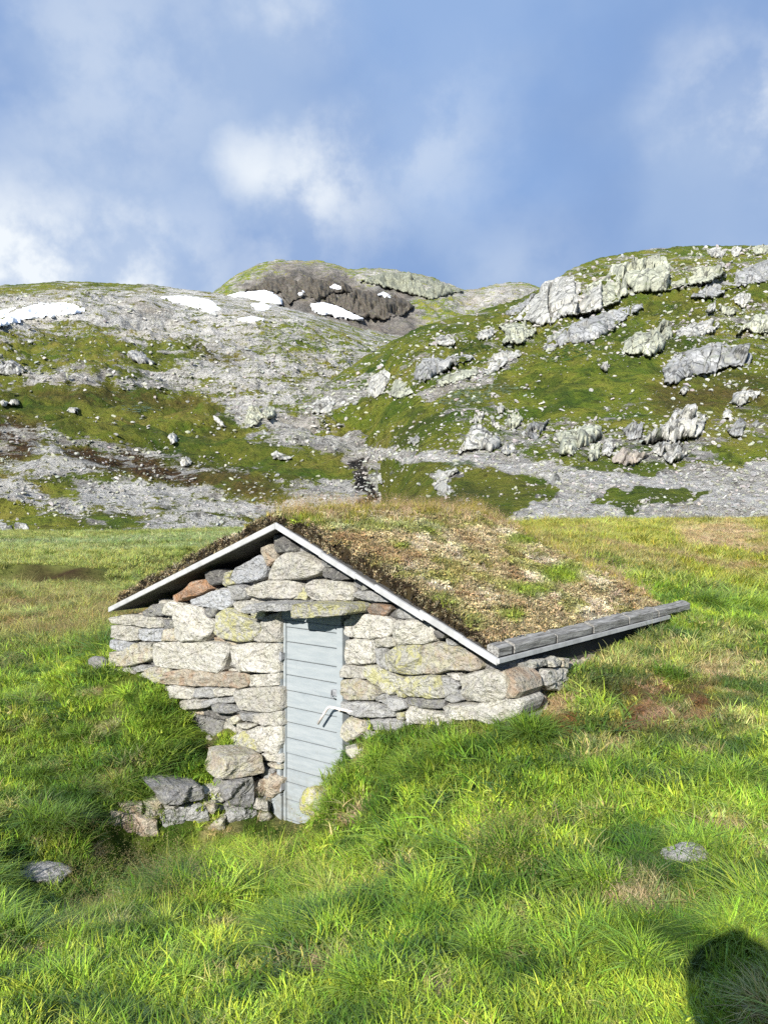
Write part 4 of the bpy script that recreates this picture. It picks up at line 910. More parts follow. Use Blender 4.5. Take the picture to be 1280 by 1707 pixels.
TS = [('t', .06, [(1012, 155), (1050, 155), (1090, 265), (1030, 272), (1015, 230)]),
      ('w', .05, [(1030, 130), (1080, 112), (1140, 108), (1142, 135), (1100, 150), (1040, 152)]),
      ('w', .05, [(1145, 115), (1180, 95), (1205, 115), (1200, 140), (1150, 145)]),
      ('w', .08, [(1085, 200), (1110, 155), (1230, 150), (1240, 205), (1170, 255), (1130, 250), (1095, 230)]),
      ('m', .04, [(1210, 105), (1245, 105), (1240, 150), (1212, 145)]),
      ('w', .05, [(1025, 285), (1080, 280), (1090, 350), (1040, 345)]),
      ('t', .05, [(1085, 275), (1140, 265), (1140, 320), (1100, 345)])]
ST = Stones()
for i, (z, k, pr, poly) in enumerate(TR):
    pp = [FRONT.uv(wallp(z[0][0] + x / z[1], z[0][1] + y / z[1], -.04)) for x, y in poly]
    ST.add(FRONT, pp, *CS[k], prot=pr * (.8 if pr > .2 else .62), seed=i)
for i, (k, pr, poly) in enumerate(TS):
    pp = [SIDE.uv(sidep(Z4[0][0] + x / Z4[1], Z4[0][1] + y / Z4[1])) for x, y in poly]
    ST.add(SIDE, pp, *CS[k], prot=pr, seed=200 + i)
# hearting behind the face stones and plain courses on the sides nobody traced
zE = EV.z
def roof_under(l): return zE - .01 + (min(l / AP, (SP - l) / (SP - AP))) * RISE
door_l = [-FRONT.uv(wallp(x, 1200))[0] for x in (575, 448)]
rr = np.random.default_rng(8)
def courses(fr, u0, u1, v0, top, skip=None, base=-.09, hs=.13, seed=500, to=None):
    v = v0; k = 0
    while v < v0 + 3:
        h = hs * rr.uniform(.7, 1.3); u = u0 - rr.uniform(0, .15)
        while u < u1:
            w = rr.uniform(.14, .36); uc = u + w / 2
            if v + h < top(uc) and not (skip and skip(u, u + w, v + h * .5)):
                q = [(max(u0, u) + .008, v + .01), (max(u0, u) + w * .5, v - .004), (min(u1, u + w) - .008, v + .012), (min(u1, u + w) - .005, v + h * .9), (uc, v + h), (max(u0, u) + .012, v + h * .93)]
                (to or ST).add(fr, q, *CS[rr.choice(list('wgghmdt'))], prot=.045, depth=.14, seed=seed + k, base=base); k += 1
            u += w
        v += h
courses(FRONT, -SP + .02, -CORNER, -.6, lambda u: roof_under(-u) - .05, lambda a, b, v: b > -door_l[1] - .02 and a < -door_l[0] + .02 and v < 1.55)
courses(SIDE, .02, RLEN - .1, .6, lambda u: zE - .02, None, base=-.05, hs=.17, seed=900)
courses(LEFTW, .0, RLEN - GO - .05, .2, lambda u: zE - .02, None, base=-.02, hs=.18, seed=1200)
ST.build('wall', HUT)

def prism(pts, d0, d1):
    """closed prism from a list of (l, z) points between ridge distances d0 and d1"""
    n = len(pts); v = [hut(d0, l, z) for l, z in pts] + [hut(d1, l, z) for l, z in pts]
    f = [tuple(range(n))[::-1], tuple(range(n, 2 * n))] + [(k, (k + 1) % n, n + (k + 1) % n, n + k) for k in range(n)]
    return v, f
v, f = prism([(CORNER + .08, -.9), (CORNER + .08, zE - .03), (AP, zE + RISE - .04), (SP - .1, zE - .03), (SP - .1, -.9)], GO + .235, RLEN - .08)
mesh_obj('wall_core', v, f, M_CORE, HUT, smooth=False)

class MB:
    def __init__(s): s.v, s.f = [], []
    def box8(s, c):
        b = len(s.v); s.v += [Vector(q) for q in c]
        s.f += [tuple(b + i for i in q) for q in [(0, 1, 2, 3), (7, 6, 5, 4), (0, 4, 5, 1), (1, 5, 6, 2), (2, 6, 7, 3), (3, 7, 4, 0)]]
    def hbox(s, a0, a1, l0, l1, z0, z1):
        s.box8([hut(a0, l0, z0), hut(a0, l1, z0), hut(a0, l1, z1), hut(a0, l0, z1), hut(a1, l0, z0), hut(a1, l1, z0), hut(a1, l1, z1), hut(a1, l0, z1)])
    def tube(s, pts, r, n=12):
        pts = [Vector(p) for p in pts]; b = len(s.v)
        for i, p in enumerate(pts):
            d = (pts[min(i + 1, len(pts) - 1)] - pts[max(i - 1, 0)]).normalized(); x = d.orthogonal().normalized(); y = d.cross(x)
            if i and True:
                x = (px - d * px.dot(d)).normalized(); y = d.cross(x)
            px = x
            for k in range(n): s.v.append(p + (x * math.cos(2 * math.pi * k / n) + y * math.sin(2 * math.pi * k / n)) * r)
        for i in range(len(pts) - 1):
            for k in range(n):
                a = b + i * n + k; c = b + i * n + (k + 1) % n; s.f.append((a, c, c + n, a + n))
        s.f.append(tuple(b + k for k in range(n))[::-1]); s.f.append(tuple(b + (len(pts) - 1) * n + k for k in range(n)))
    def build(s, name, m, parent, bevel=0.0, smooth=False):
        import bmesh
        o = mesh_obj(name, s.v, s.f, m, parent, smooth=smooth)
        bm = bmesh.new(); bm.from_mesh(o.data); bmesh.ops.recalc_face_normals(bm, faces=bm.faces)
        if bevel: bmesh.ops.bevel(bm, geom=list(bm.edges), offset=bevel, segments=2, affect='EDGES', clamp_overlap=True)
        bm.to_mesh(o.data); bm.free(); return o
# ---- door, in the reveal
DO = .045
dl = lambda x, y, off=DO: -FRONT.uv(wallp(x, y, off))[0]
dz = lambda x, y, off=DO: wallp(x, y, off).z
lL, lR = dl(473.5, 1200), dl(473.5, 1200) - .62
rows = [1033, 1045.6, 1070, 1099, 1125, 1151, 1178.7, 1204, 1230, 1256, 1281.5, 1304, 1333, 1366, 1392]
zs = [dz(478, y) for y in rows]
mb = MB()
for k in range(len(zs) - 1):
    mb.hbox(GO + DO + rr.uniform(-.002, .003), GO + DO + .035, lR, lL - .028, zs[k + 1] + .003, zs[k] - .003)
DOOR = mb.build('door', M_DOOR, HUT, .005)
DOOR['label'] = 'pale blue grey plank door with horizontal boards'
mb = MB(); mb.hbox(GO + DO - .010, GO + DO + .03, lL - .027, lL, zs[-1], zs[0]); mb.build('stile', M_DOOR, DOOR, .003)
mb = MB()
lF = dl(461, 1150, .01)
mb.hbox(GO + .01, GO + DO + .05, lL + .010, lF, dz(466, 1327, .01), dz(466, 1028, .01))
mb.hbox(GO + .022, GO + DO + .05, lL + .012, lF + .075, dz(466, 1392, .01), dz(466, 1328, .01))
mb.hbox(GO + .014, GO + DO + .05, lR - .05, lF - .002, zs[0] + .006, zs[0] + .09)
mb.hbox(GO + .01, GO + DO + .05, lR - .07, lR - .008, zs[-1], zs[0] + .004)
mb.build('door_frame', M_DOOR, HUT, .003)
for y in (1094, 1312):
    mb = MB(); c = wallp(467, y, .0); q = -FRONT.uv(c)[0]
    mb.hbox(GO - .008, GO + .03, q - .022, q + .014, c.z - .028, c.z + .028)
    mb.tube([hut(GO - .002, q - .006, c.z - .04), hut(GO - .002, q - .006, c.z + .04)], .009)
    mb.build('hinge', M_STEEL, DOOR, .0)
mb = MB(); H = [wallp(590, 1188, -.05), wallp(560, 1181, -.05), wallp(550, 1179, -.05), wallp(546, 1181, -.05), wallp(542, 1187, -.05), wallp(530, 1207, -.045)]
mb.tube(H, .0105, 14); mb.tube([wallp(566, 1186, .06), wallp(566, 1183, -.05)], .012); mb.build('handle', M_PIPE, DOOR, smooth=True)
mb = MB(); c = wallp(557, 1155, DO - .02); q = -FRONT.uv(c)[0]
mb.hbox(GO + DO - .022, GO + DO - .001, q - .03, q + .022, c.z - .024, c.z + .024); mb.tube([hut(GO + DO - .035, q + .018, c.z + .02), hut(GO + DO - .035, q + .018, c.z - .035), hut(GO + DO - .035, q - .012, c.z - .04)], .006)
mb.build('latch', M_STEEL, DOOR)

# ---- roof: boards, trim, turf, retaining logs
def slope_z(l): return zE + min(l / AP, (SP - l) / (SP - AP)) * RISE
ROOF = None
mb = MB()
th = .04
for (l0, l1) in ((.0, AP - .0), (SP, AP)):
    z0, z1 = slope_z(l0), slope_z(l1)
    mb.box8([hut(.012, l0, z0 + .004), hut(.012, l1, z1 + .004), hut(.012, l1, z1 + th), hut(.012, l0, z0 + th),
             hut(RLEN, l0, z0 + .004), hut(RLEN, l1, z1 + .004), hut(RLEN, l1, z1 + th), hut(RLEN, l0, z0 + th)])
ROOF = mb.build('roof', M_GALV, HUT)
mb = MB()
mb.box8([hut(-.012, SP + .01, zE - .004), hut(-.012, AP, zE + RISE), hut(-.012, AP, zE + RISE + .050), hut(-.012, SP + .01, zE + .044),
         hut(.010, SP + .01, zE - .004), hut(.010, AP, zE + RISE), hut(.010, AP, zE + RISE + .050), hut(.010, SP + .01, zE + .044)])
mb.build('bargeboard', M_WHITE, ROOF, .003)
mb = MB(); cuts = [0, .235, .40, .505, .70, .86, 1.0]
for k in range(6):
    la, lb = AP * (1 - cuts[k]), AP * (1 - cuts[k + 1]) - (.03 if k < 5 else .005)
    dzk = [.004, -.004, .002, -.003, .005, .0][k]; hk = [.05, .046, .032, .048, .05, .046][k]; ao = -.010 - .004 * (k % 2)
    za, zb = slope_z(la) + dzk, slope_z(max(lb, 0)) + dzk - .004
    mb.box8([hut(ao, la, za), hut(ao, lb, zb), hut(ao, lb, zb + hk), hut(ao, la, za + hk), hut(.010 - ao * .2, la, za), hut(.010 - ao * .2, lb, zb), hut(.010 - ao * .2, lb, zb + hk), hut(.010 - ao * .2, la, za + hk)])
mb.build('bargeboard', M_WHITE, ROOF, .002)
mb = MB(); mb.hbox(-.005, RLEN, -.022, -.002, zE + .006, zE + .040); mb.build('fascia', M_WHITE, ROOF, .003)
# retaining logs along the eave
def eave_a(x, y): return (ray_plane(x, y, EV, LD) - EV).dot(RD)
ends = [.015] + [eave_a(x, y) for x, y in ((854, 1088), (926, 1070), (987, 1053), (1047, 1037), (1096, 1024), (1150, 1010))]
for k in range(6):
    a0, a1 = ends[k] + (.018 if k else 0), ends[k + 1] - .018
    n = max(4, int((a1 - a0) / .05)); V, Fc = [], []
    for i in range(n + 1):
        a = a0 + (a1 - a0) * i / n
        for j, (l, z) in enumerate([(.0, .044), (-.006, .050), (-.009, .094), (-.005, .104), (.035, .108), (.072, .104), (.085, .08), (.085, .05)]):
            w = np.array([[a * 3, j * .9, k * 5.0]]); d = perlin(w)[0] * .009 + perlin(w * 3)[0] * .005
            V.append(hut(a, l + d * .5, zE + z + max(0, l) * .4 + d * .8 + .005 * math.sin(k * 2.3) * (z > .1)))
    for i in range(n):
        for j in range(8):
            b0 = i * 8 + j; b1 = i * 8 + (j + 1) % 8; Fc.append((b0, b1, b1 + 8, b0 + 8))
    Fc.append(tuple(range(8))[::-1]); Fc.append(tuple(n * 8 + j for j in range(8)))
    mesh_obj('eave_log', V, Fc, M_LOG, ROOF, smooth=False)
for k in range(1, 6):
    mb = MB(); a = ends[k]; mb.box8([hut(a - .012, -.002, zE + .047), hut(a - .012, .066, zE + .075), hut(a - .012, .066, zE + .118), hut(a - .012, -.002, zE + .094),
                                   hut(a + .012, -.002, zE + .047), hut(a + .012, .066, zE + .075), hut(a + .012, .066, zE + .118), hut(a + .012, -.002, zE + .094)])
    mb.build('strap', M_CORE, ROOF)
# turf layer
def turf_pt(a, s):
    """s in 0..1 from left eave over the ridge to the right eave"""
    l = SP + (0.0 - SP) * s
    return l
ns, na = 120, 90
ss_ = np.linspace(0, 1, ns); aa = np.linspace(0, 1, na)
Ls = SP - .02 - ss_ * (SP - .02 - .075)
base_z = np.array([slope_z(l) for l in Ls]); base_z = np.where(np.abs(Ls - AP) < .3, base_z - .03 * (1 - np.abs(Ls - AP) / .3) ** 2 * 1.0, base_z)
Vt = np.zeros((na, ns, 3)); hh = np.zeros((na, ns))
for i, a in enumerate(aa):
    for j, l in enumerate(Ls):
        ed = min(a * RLEN, (1 - a) * RLEN)
        hgt = .115 + .03 * min(1, ed / .25)
        hgt *= .30 + .70 * min(1, (ns - 1 - j) / 9.0)
        if j == 0: hgt *= .62
        hh[i, j] = hgt
ai = np.repeat((.03 + aa * (RLEN - .0))[:, None], ns, 1); li = np.repeat(Ls[None], na, 0)
pn = np.stack([ai, li, ai * 0], -1).reshape(-1, 3)
bumps = (.045 * fbm(pn * 2.2, 3) + .035 * fbm(pn * 7, 3)).reshape(na, ns)
zt = base_z[None] + th + hh + bumps
zt[0] = base_z + th + .008; ai[0] = ai[1] - .0; ai[1] += .02
zt[1] -= .03
zt[-1] = base_z + th + .008
zt[:, 0] = base_z[0] + th; 
for i in range(na):
    for j in range(ns): q = hut(ai[i, j], li[i, j], zt[i, j]); Vt[i, j] = q
def roof_colour(x, y, z):
    u, v = ground_px(x, y, z); q = np.stack([x, y, z], -1)
    u = u + 8 * fbm(q * 3, 2); v = v + 5 * fbm(q * 3 + 9, 2)
    c = np.repeat(np.array([[.37, .30, .165]]), len(u), 0)
    def lay(c, w, col): w = np.clip(w, 0, 1)[:, None]; return c * (1 - w) + np.asarray(col)[None] * w
    c = lay(c, sstep(fbm(q * 2.6, 3), -.02, .3) * .8, (.66, .58, .43))
    c = lay(c, sstep(fbm(q * 3.4 + 5, 3), .0, .3) * .7, (.22, .135, .065))
    c = lay(c, sstep(fbm(q * 2.9 + 15, 3), -.02, .28) * .75, (.22, .23, .05))
    for cx, cy, rx, ry, w in [(935, 958, 45, 22, .95), (880, 985, 45, 14, .85), (850, 1025, 26, 14, .8), (700, 1015, 60, 26, .65), (735, 1010, 40, 20, .5), (870, 900, 40, 12, .8), (668, 912, 14, 9, .9),
                              (500, 868, 60, 14, .8), (600, 875, 80, 14, .55), (700, 880, 60, 12, .5), (760, 1040, 60, 20, .4), (1110, 1000, 30, 8, .4)]:
        d = np.sqrt(((u - cx) / rx) ** 2 + ((v - cy) / ry) ** 2); c = lay(c, (1 - sstep(d, .5, 1.15)) * w, (.19, .27, .026))
    for cx, cy, rx, ry, w in [(585, 905, 50, 22, .7), (650, 925, 50, 20, .7), (780, 950, 60, 16, .4), (820, 1060, 40, 16, .6)]:
        d = np.sqrt(((u - cx) / rx) ** 2 + ((v - cy) / ry) ** 2); c = lay(c, (1 - sstep(d, .4, 1.2)) * w * .8, (.26, .165, .08))
    return c
rc = roof_colour(*Vt.reshape(-1, 3).T) * .55
pe = np.zeros((na, ns)); pe[:2] = .9; pe[:, :2] = .9; pe[-1:] = .9
TURF = grid_mesh('turf', Vt, M_GROUND, {'gcol': np.concatenate([rc, pe.reshape(-1, 1)], 1)}, parent=ROOF)

# ---------------------------------------------------------------- instancing for ground cover
PROTO = {}
def proto_collection(name, meshes):
    c = bpy.data.collections.new(name)
    for i, me in enumerate(meshes):
        o = bpy.data.objects.new(f'{name}_{i:02d}', me); c.objects.link(o)
    PROTO[name] = (c, len(meshes)); return c
def scatter(name, pts, rot, scl, kind, tint, coll, parent=None):
    me = bpy.data.meshes.new(name); n = len(pts)
    me.vertices.add(n); me.vertices.foreach_set('co', np.asarray(pts, np.float32).ravel())
    for nm, ty, key, arr in (('rot', 'FLOAT_VECTOR', 'vector', rot), ('scl', 'FLOAT_VECTOR', 'vector', scl), ('kind', 'INT', 'value', kind)):
        at = me.attributes.new(nm, ty, 'POINT'); at.data.foreach_set(key, np.asarray(arr, np.int32 if ty == 'INT' else np.float32).ravel())
    at = me.attributes.new('tint', 'FLOAT_COLOR', 'POINT'); at.data.foreach_set('color', np.concatenate([np.clip(tint, .004, .9), np.ones((n, 1))], 1).astype(np.float32).ravel())
    o = bpy.data.objects.new(name, me); COL.objects.link(o)
    if parent is not None: o.parent = parent; o.matrix_parent_inverse = parent.matrix_world.inverted()
    ng = bpy.data.node_groups.new(name, 'GeometryNodeTree')
    ng.interface.new_socket('Geometry', in_out='INPUT', socket_type='NodeSocketGeometry'); ng.interface.new_socket('Geometry', in_out='OUTPUT', socket_type='NodeSocketGeometry')
    gi = ng.nodes.new('NodeGroupInput'); go = ng.nodes.new('NodeGroupOutput'); iop = ng.nodes.new('GeometryNodeInstanceOnPoints')
    ci = ng.nodes.new('GeometryNodeCollectionInfo'); ci.inputs['Collection'].default_value = coll; ci.inputs['Separate Children'].default_value = True; ci.inputs['Reset Children'].default_value = True
    def na_(nm, ty):
        q = ng.nodes.new('GeometryNodeInputNamedAttribute'); q.data_type = ty; q.inputs['Name'].default_value = nm; return q.outputs['Attribute']
    L = ng.links.new
    L(gi.outputs[0], iop.inputs['Points']); L(ci.outputs[0], iop.inputs['Instance']); iop.inputs['Pick Instance'].default_value = True
    L(na_('kind', 'INT'), iop.inputs['Instance Index']); L(na_('scl', 'FLOAT_VECTOR'), iop.inputs['Scale'])
    er = ng.nodes.new('FunctionNodeEulerToRotation'); L(na_('rot', 'FLOAT_VECTOR'), er.inputs[0]); L(er.outputs[0], iop.inputs['Rotation'])
    L(iop.outputs[0], go.inputs[0])
    m = o.modifiers.new('cover', 'NODES'); m.node_group = ng
    o['kind'] = 'stuff'
    return o

def blade_mesh(name, n, rad, h, w, lean, seed, bend=1.0, straw=.20, seedhead=0.0, seg=4, material=None):
    r = np.random.default_rng(seed); V, Fc, Co = [], [], []
    for k in range(n):
        a = r.uniform(0, 2 * math.pi); rr_ = rad * math.sqrt(r.uniform()); bx, by = rr_ * math.cos(a), rr_ * math.sin(a)
        hh_ = h * r.uniform(.5, 1.1); ww = w * r.uniform(.6, 1.2); d = r.uniform(0, 2 * math.pi) if r.uniform() < .5 else a + r.normal(0, .9); ln = lean * r.uniform(.3, 1.3)
        dx, dy = math.cos(d), math.sin(d); tw = d + math.pi / 2 + r.normal(0, .5); sx, sy = math.cos(tw), math.sin(tw)
        col = np.array([1, 1, 1.0]) * r.uniform(.65, 1.3)
        if r.uniform() < straw: col = np.array([1.3, 1.08, 1.35]) * r.uniform(.7, 1.2)
        else: col = col * np.array([r.uniform(.8, 1.2), 1, r.uniform(.7, 1.3)])
        b = len(V)
        for i in range(seg + 1):
            tt = i / seg; out = ln * hh_ * (tt ** 1.7) * bend; z = hh_ * (tt - .42 * min(ln, 1.5) * tt ** 2.4); wd = ww * (1 - tt ** 1.6) + .0004
            x, y = bx + dx * out, by + dy * out
            V += [(x - sx * wd / 2, y - sy * wd / 2, z - .01), (x + sx * wd / 2, y + sy * wd / 2, z - .01)]; Co += [col, col]
        for i in range(seg): Fc.append((b + 2 * i, b + 2 * i + 1, b + 2 * i + 3, b + 2 * i + 2))
        if r.uniform() < seedhead:
            x, y, z = bx + dx * ln * hh_ * bend, by + dy * ln * hh_ * bend, hh_ * (1 - .42 * min(ln, 1.5))
            hc = np.array([1.15, .88, 1.3]) * r.uniform(.6, 1.1)
            for q in range(13):
                ax, ay, az = r.normal(0, .016, 3) * np.array([1, 1, 1.7]); b = len(V); s_ = r.uniform(.0022, .0042)
                V += [(x + ax, y + ay, z + az), (x + ax + s_, y + ay + s_ * .4, z + az + s_), (x + ax - s_ * .3, y + ay + s_, z + az + s_ * 1.8)]; Co += [hc] * 3; Fc.append((b, b + 1, b + 2))
    me = bpy.data.meshes.new(name); me.from_pydata(V, [], Fc)
    at = me.attributes.new('bcol', 'FLOAT_COLOR', 'POINT'); at.data.foreach_set('color', np.concatenate([np.array(Co), np.ones((len(Co), 1))], 1).astype(np.float32).ravel())
    me.polygons.foreach_set('use_smooth', [True] * len(me.polygons)); me.materials.append(material or M_BLADE); return me
def sprig_mesh(name, n, rad, lsz, seed, flat=.6, material=None):
    r = np.random.default_rng(seed); V, Fc, Co = [], [], []
    for k in range(n):
        d = r.normal(size=3); d /= np.linalg.norm(d); d[2] = abs(d[2]) * flat; p = d * rad * r.uniform(.35, 1.0)
        ax = r.normal(size=3); ax /= np.linalg.norm(ax); bx = np.cross(ax, r.normal(size=3)); bx /= np.linalg.norm(bx); s_ = lsz * r.uniform(.6, 1.4)
        b = len(V); V += [tuple(p - ax * s_), tuple(p + bx * s_ * .45), tuple(p + ax * s_), tuple(p - bx * s_ * .45)]; Fc.append((b, b + 1, b + 2, b + 3))
        col = np.array([1, 1, 1.0]) * r.uniform(.6, 1.4) * np.array([r.uniform(.85, 1.2), 1, r.uniform(.8, 1.2)]); Co += [col] * 4
    me = bpy.data.meshes.new(name); me.from_pydata(V, [], Fc)
    at = me.attributes.new('bcol', 'FLOAT_COLOR', 'POINT'); at.data.foreach_set('color', np.concatenate([np.array(Co), np.ones((len(Co), 1))], 1).astype(np.float32).ravel())
    me.materials.append(material or M_HEATH); return me
def rock_mesh(name, seed, sub=2):
    import bmesh
    bm = bmesh.new(); bmesh.ops.create_icosphere(bm, subdivisions=sub, radius=.5)
    co = np.array([v.co[:] for v in bm.verts]); r = np.random.default_rng(seed)
    for _ in range(7):                                       # chop with random planes: angular blocks
        nrm = r.normal(size=3); nrm /= np.linalg.norm(nrm); d = r.uniform(.24, .42)
        ex = np.maximum(0, co @ nrm - d); co = co - ex[:, None] * nrm[None]
    co = co * (1 + .10 * fbm(co * 3 + seed, 3)[:, None]); co = co * np.array([1.25, .95, .72])
    for v, c in zip(bm.verts, co): v.co = c
    me = bpy.data.meshes.new(name); bm.to_mesh(me); bm.free(); me.materials.append(M_SCREE); return me
G_GRASS = proto_collection('grass_kind', [
    blade_mesh('g0', 40, .075, .088, .0068, .8, 1), blade_mesh('g1', 40, .065, .074, .0064, 1.1, 2), blade_mesh('g2', 42, .085, .105, .0060, .9, 3),
    blade_mesh('g3', 34, .085, .080, .0072, 1.0, 4, straw=.25), blade_mesh('g4', 110, .05, .150, .0052, 1.2, 5, straw=.04), blade_mesh('g5', 110, .055, .135, .0050, 1.35, 6, straw=.05),
    blade_mesh('g6', 22, .09, .20, .0026, .7, 7, straw=.5, seedhead=.75), blade_mesh('g7', 56, .075, .10, .0050, 1.5, 8, straw=.8)])
G_HEATH = proto_collection('heath_kind', [sprig_mesh('h0', 60, .045, .0085, 1), sprig_mesh('h1', 50, .035, .007, 2), sprig_mesh('h2', 70, .055, .009, 3, .45), blade_mesh('h3', 26, .03, .06, .0035, 1.0, 9, material=M_HEATH, seg=3)])
G_ROCK = proto_collection('rock_kind', [rock_mesh(f'r{i}', i) for i in range(7)])
G_SCRUB = proto_collection('scrub_kind', [sprig_mesh('s0', 170, .5, .05, 11, .8), sprig_mesh('s1', 150, .5, .055, 12, .7)])

def in_hut(x, y, m=0.0):
    dx, dy = x - EV.x, y - EV.y; a = dx * RD.x + dy * RD.y; l = dx * LD.x + dy * LD.y
    return (a > GO - .02 - m) & (a < RLEN + m) & (l > CORNER - .02 - m) & (l < SP + m)
def sample_ground(y0, y1, dens, side=.50, pad=1.0):
    xm = side * y1 + pad; n = int(dens * 2 * xm * (y1 - y0)); x = rng.uniform(-xm, xm, n); y = rng.uniform(y0, y1, n)
    k = np.abs(x) < side * np.maximum(y, 0) + pad; x, y = x[k], y[k]; k = ~in_hut(x, y); return x[k], y[k]
X, Y, S_ = [], [], []
for y0, y1, d, s_ in [(1.6, 3.3, 900, .66), (3.3, 4.6, 680, .78), (4.6, 7, 500, .92), (7, 10, 280, 1.08), (10, 16, 90, 1.45), (16, 26, 44, 1.8), (26, 42, 18, 2.3), (42, 92, 6, 3.0)]:
    x, y = sample_ground(y0, y1, d); X.append(x); Y.append(y); S_.append(np.full(len(x), s_))
X, Y, S_ = np.concatenate(X), np.concatenate(Y), np.concatenate(S_); Z = ground_z(X, Y); ed_ = 23.5 + 1.2 * perlin(np.stack([X * .25, X * 0 + 3, X * 0], -1)) + (X + 8) * .25
k = ~((np.abs(Y - ed_ + .15) < .55) & (X < -7.6) & (noise2(X, Y, .5, 2, 4) > -.3)); X, Y, S_, Z = X[k], Y[k], S_[k], Z[k]; n = len(X)
tint = turf_colour(X, Y, Z)
lum = tint @ np.array([.3, .6, .1]); strawy = sstep(tint[:, 0] / tint[:, 1], .98, 1.2)
cl = noise2(X, Y, 1.3, 3, 12); kind = rng.integers(0, 4, n)
kind = np.where((cl > .25) & (rng.uniform(size=n) < .5), rng.integers(4, 6, n), kind)
kind = np.where((strawy > .5) & (rng.uniform(size=n) < .8), 7, kind)
u, v = ground_px(X, Y, Z)
mist = (1 - sstep(-np.maximum.reduce([poly_sd(u, v, q) for q in ([(90, 1420), (300, 1400), (330, 1500), (150, 1530)], [(760, 1380), (900, 1370), (910, 1440), (800, 1450)], [(440, 1440), (540, 1430), (540, 1500), (450, 1500)], [(0, 1000), (180, 1000), (170, 1080), (0, 1110)])]), 0, 30))
seedy = (rng.uniform(size=n) < .002 + .09 * mist); kind = np.where(seedy, 6, kind)
tint = np.where(seedy[:, None], tint * .5 + np.array([.22, .19, .09])[None] * .5, tint)
hg = S_ * np.exp(rng.normal(0, .22, n)) * (1 + .5 * np.clip(noise2(X, Y, .8, 3, 15), -.6, .8)) * (1 + .7 * np.clip(noise2(X, Y, 2.6, 2, 16), -.5, .8) * (Y < 14)) * (1 - .45 * strawy)
hg *= np.where(u + v * 0 > -1e9, 1, 1)
pit = poly_sd(u, v, [(170, 1380), (370, 1360), (560, 1330), (560, 1400), (380, 1430), (170, 1440)]); hg *= 1 - .5 * sstep(pit, -20, 10)
scl = np.stack([hg * rng.uniform(.9, 1.25, n), hg * rng.uniform(.9, 1.25, n), np.minimum(hg, 1.0 + (hg - 1) * .55) * rng.uniform(.8, 1.1, n)], 1)
rot = np.stack([rng.normal(0, .16, n) + .75 * noise2(X, Y, 1.9, 2, 41), rng.normal(0, .16, n) + .75 * noise2(X, Y, 1.9, 2, 42), rng.uniform(0, 6.28, n)], 1)
tint = tint * np.exp(rng.normal(0, .12, (n, 1))) * np.exp(rng.normal(0, .05, (n, 3)))
scatter('grass', np.stack([X, Y, Z - .004], 1), rot, scl, kind, tint, G_GRASS)
print('grass tufts', n)

def ground_hit(x, y):
    Zs = np.arange(1.5, 60, .02); xx = (x - CX) / F * Zs; zz = EYE - (y - HZ) / F * Zs; g = ground_z(xx, Zs)
    k = np.argmax(zz <= g); return Vector((xx[k], Zs[k], g[k]))

# big tussocks standing out of the meadow
tp = [(215, 1330, 1.5, 0), (235, 1322, 1.4, 0), (105, 1380, 1.6, 0), (60, 1375, 1.5, 0), (490, 1585, 1.3, 0), (470, 1560, 1.2, 0), (840, 1440, 1.5, 0), (730, 1430, 1.3, 1), (600, 1445, 1.3, 1), (180, 1510, 1.5, 0), (290, 1490, 1.2, 0),
      (20, 1575, 1.4, 0), (1235, 1560, 1.1, 1), (700, 1510, 1.2, 1), (455, 1490, 1.2, 0), (680, 1295, 1.4, 1), (760, 1255, 1.3, 1), (885, 1235, 1.5, 0), (895, 1222, 1.3, 0), (640, 1260, 1.3, 1), (560, 1330, 1.3, 1), (1150, 1420, 1.1, 1), (980, 1480, 1.3, 1),
      (330, 1640, 1.1, 1), (120, 1650, 1.1, 1), (830, 1590, 1.1, 1), (1060, 1600, 1.0, 1), (620, 1640, 1.1, 1), (330, 1200, 1.2, 0), (250, 1180, 1.2, 1), (120, 1230, 1.3, 0), (60, 1300, 1.4, 0), (330, 1290, 1.0, 1), (1010, 1290, 1.1, 1), (1220, 1300, 1.2, 1), (1120, 1130, 1.2, 0), (1180, 1010, 1.6, 0), (960, 1110, 1.1, 1)]
T = []
for x, y, s_, br in tp:
    c = ground_hit(x, y)
    for q in range(7):
        a = rng.uniform(0, 6.28); r_ = .09 * math.sqrt(rng.uniform()); px_, py_ = c.x + r_ * math.cos(a), c.y + r_ * math.sin(a)
        if not in_hut(px_, py_): T.append((px_, py_, s_ * rng.uniform(.8, 1.15), br))
T = np.array(T); n = len(T)
tt_ = np.where(T[:, 3:4] > .5, C_MID[None] * 1.1, np.array([[.13, .215, .026]])) * np.exp(rng.normal(0, .15, (n, 1)))
scatter('grass_tussock', np.stack([T[:, 0], T[:, 1], ground_z(T[:, 0], T[:, 1]) - .005], 1), np.stack([rng.normal(0, .2, n), rng.normal(0, .2, n), rng.uniform(0, 6.28, n)], 1), np.stack([T[:, 2]] * 3, 1) * .92, rng.integers(4, 6, n), tt_, G_GRASS)

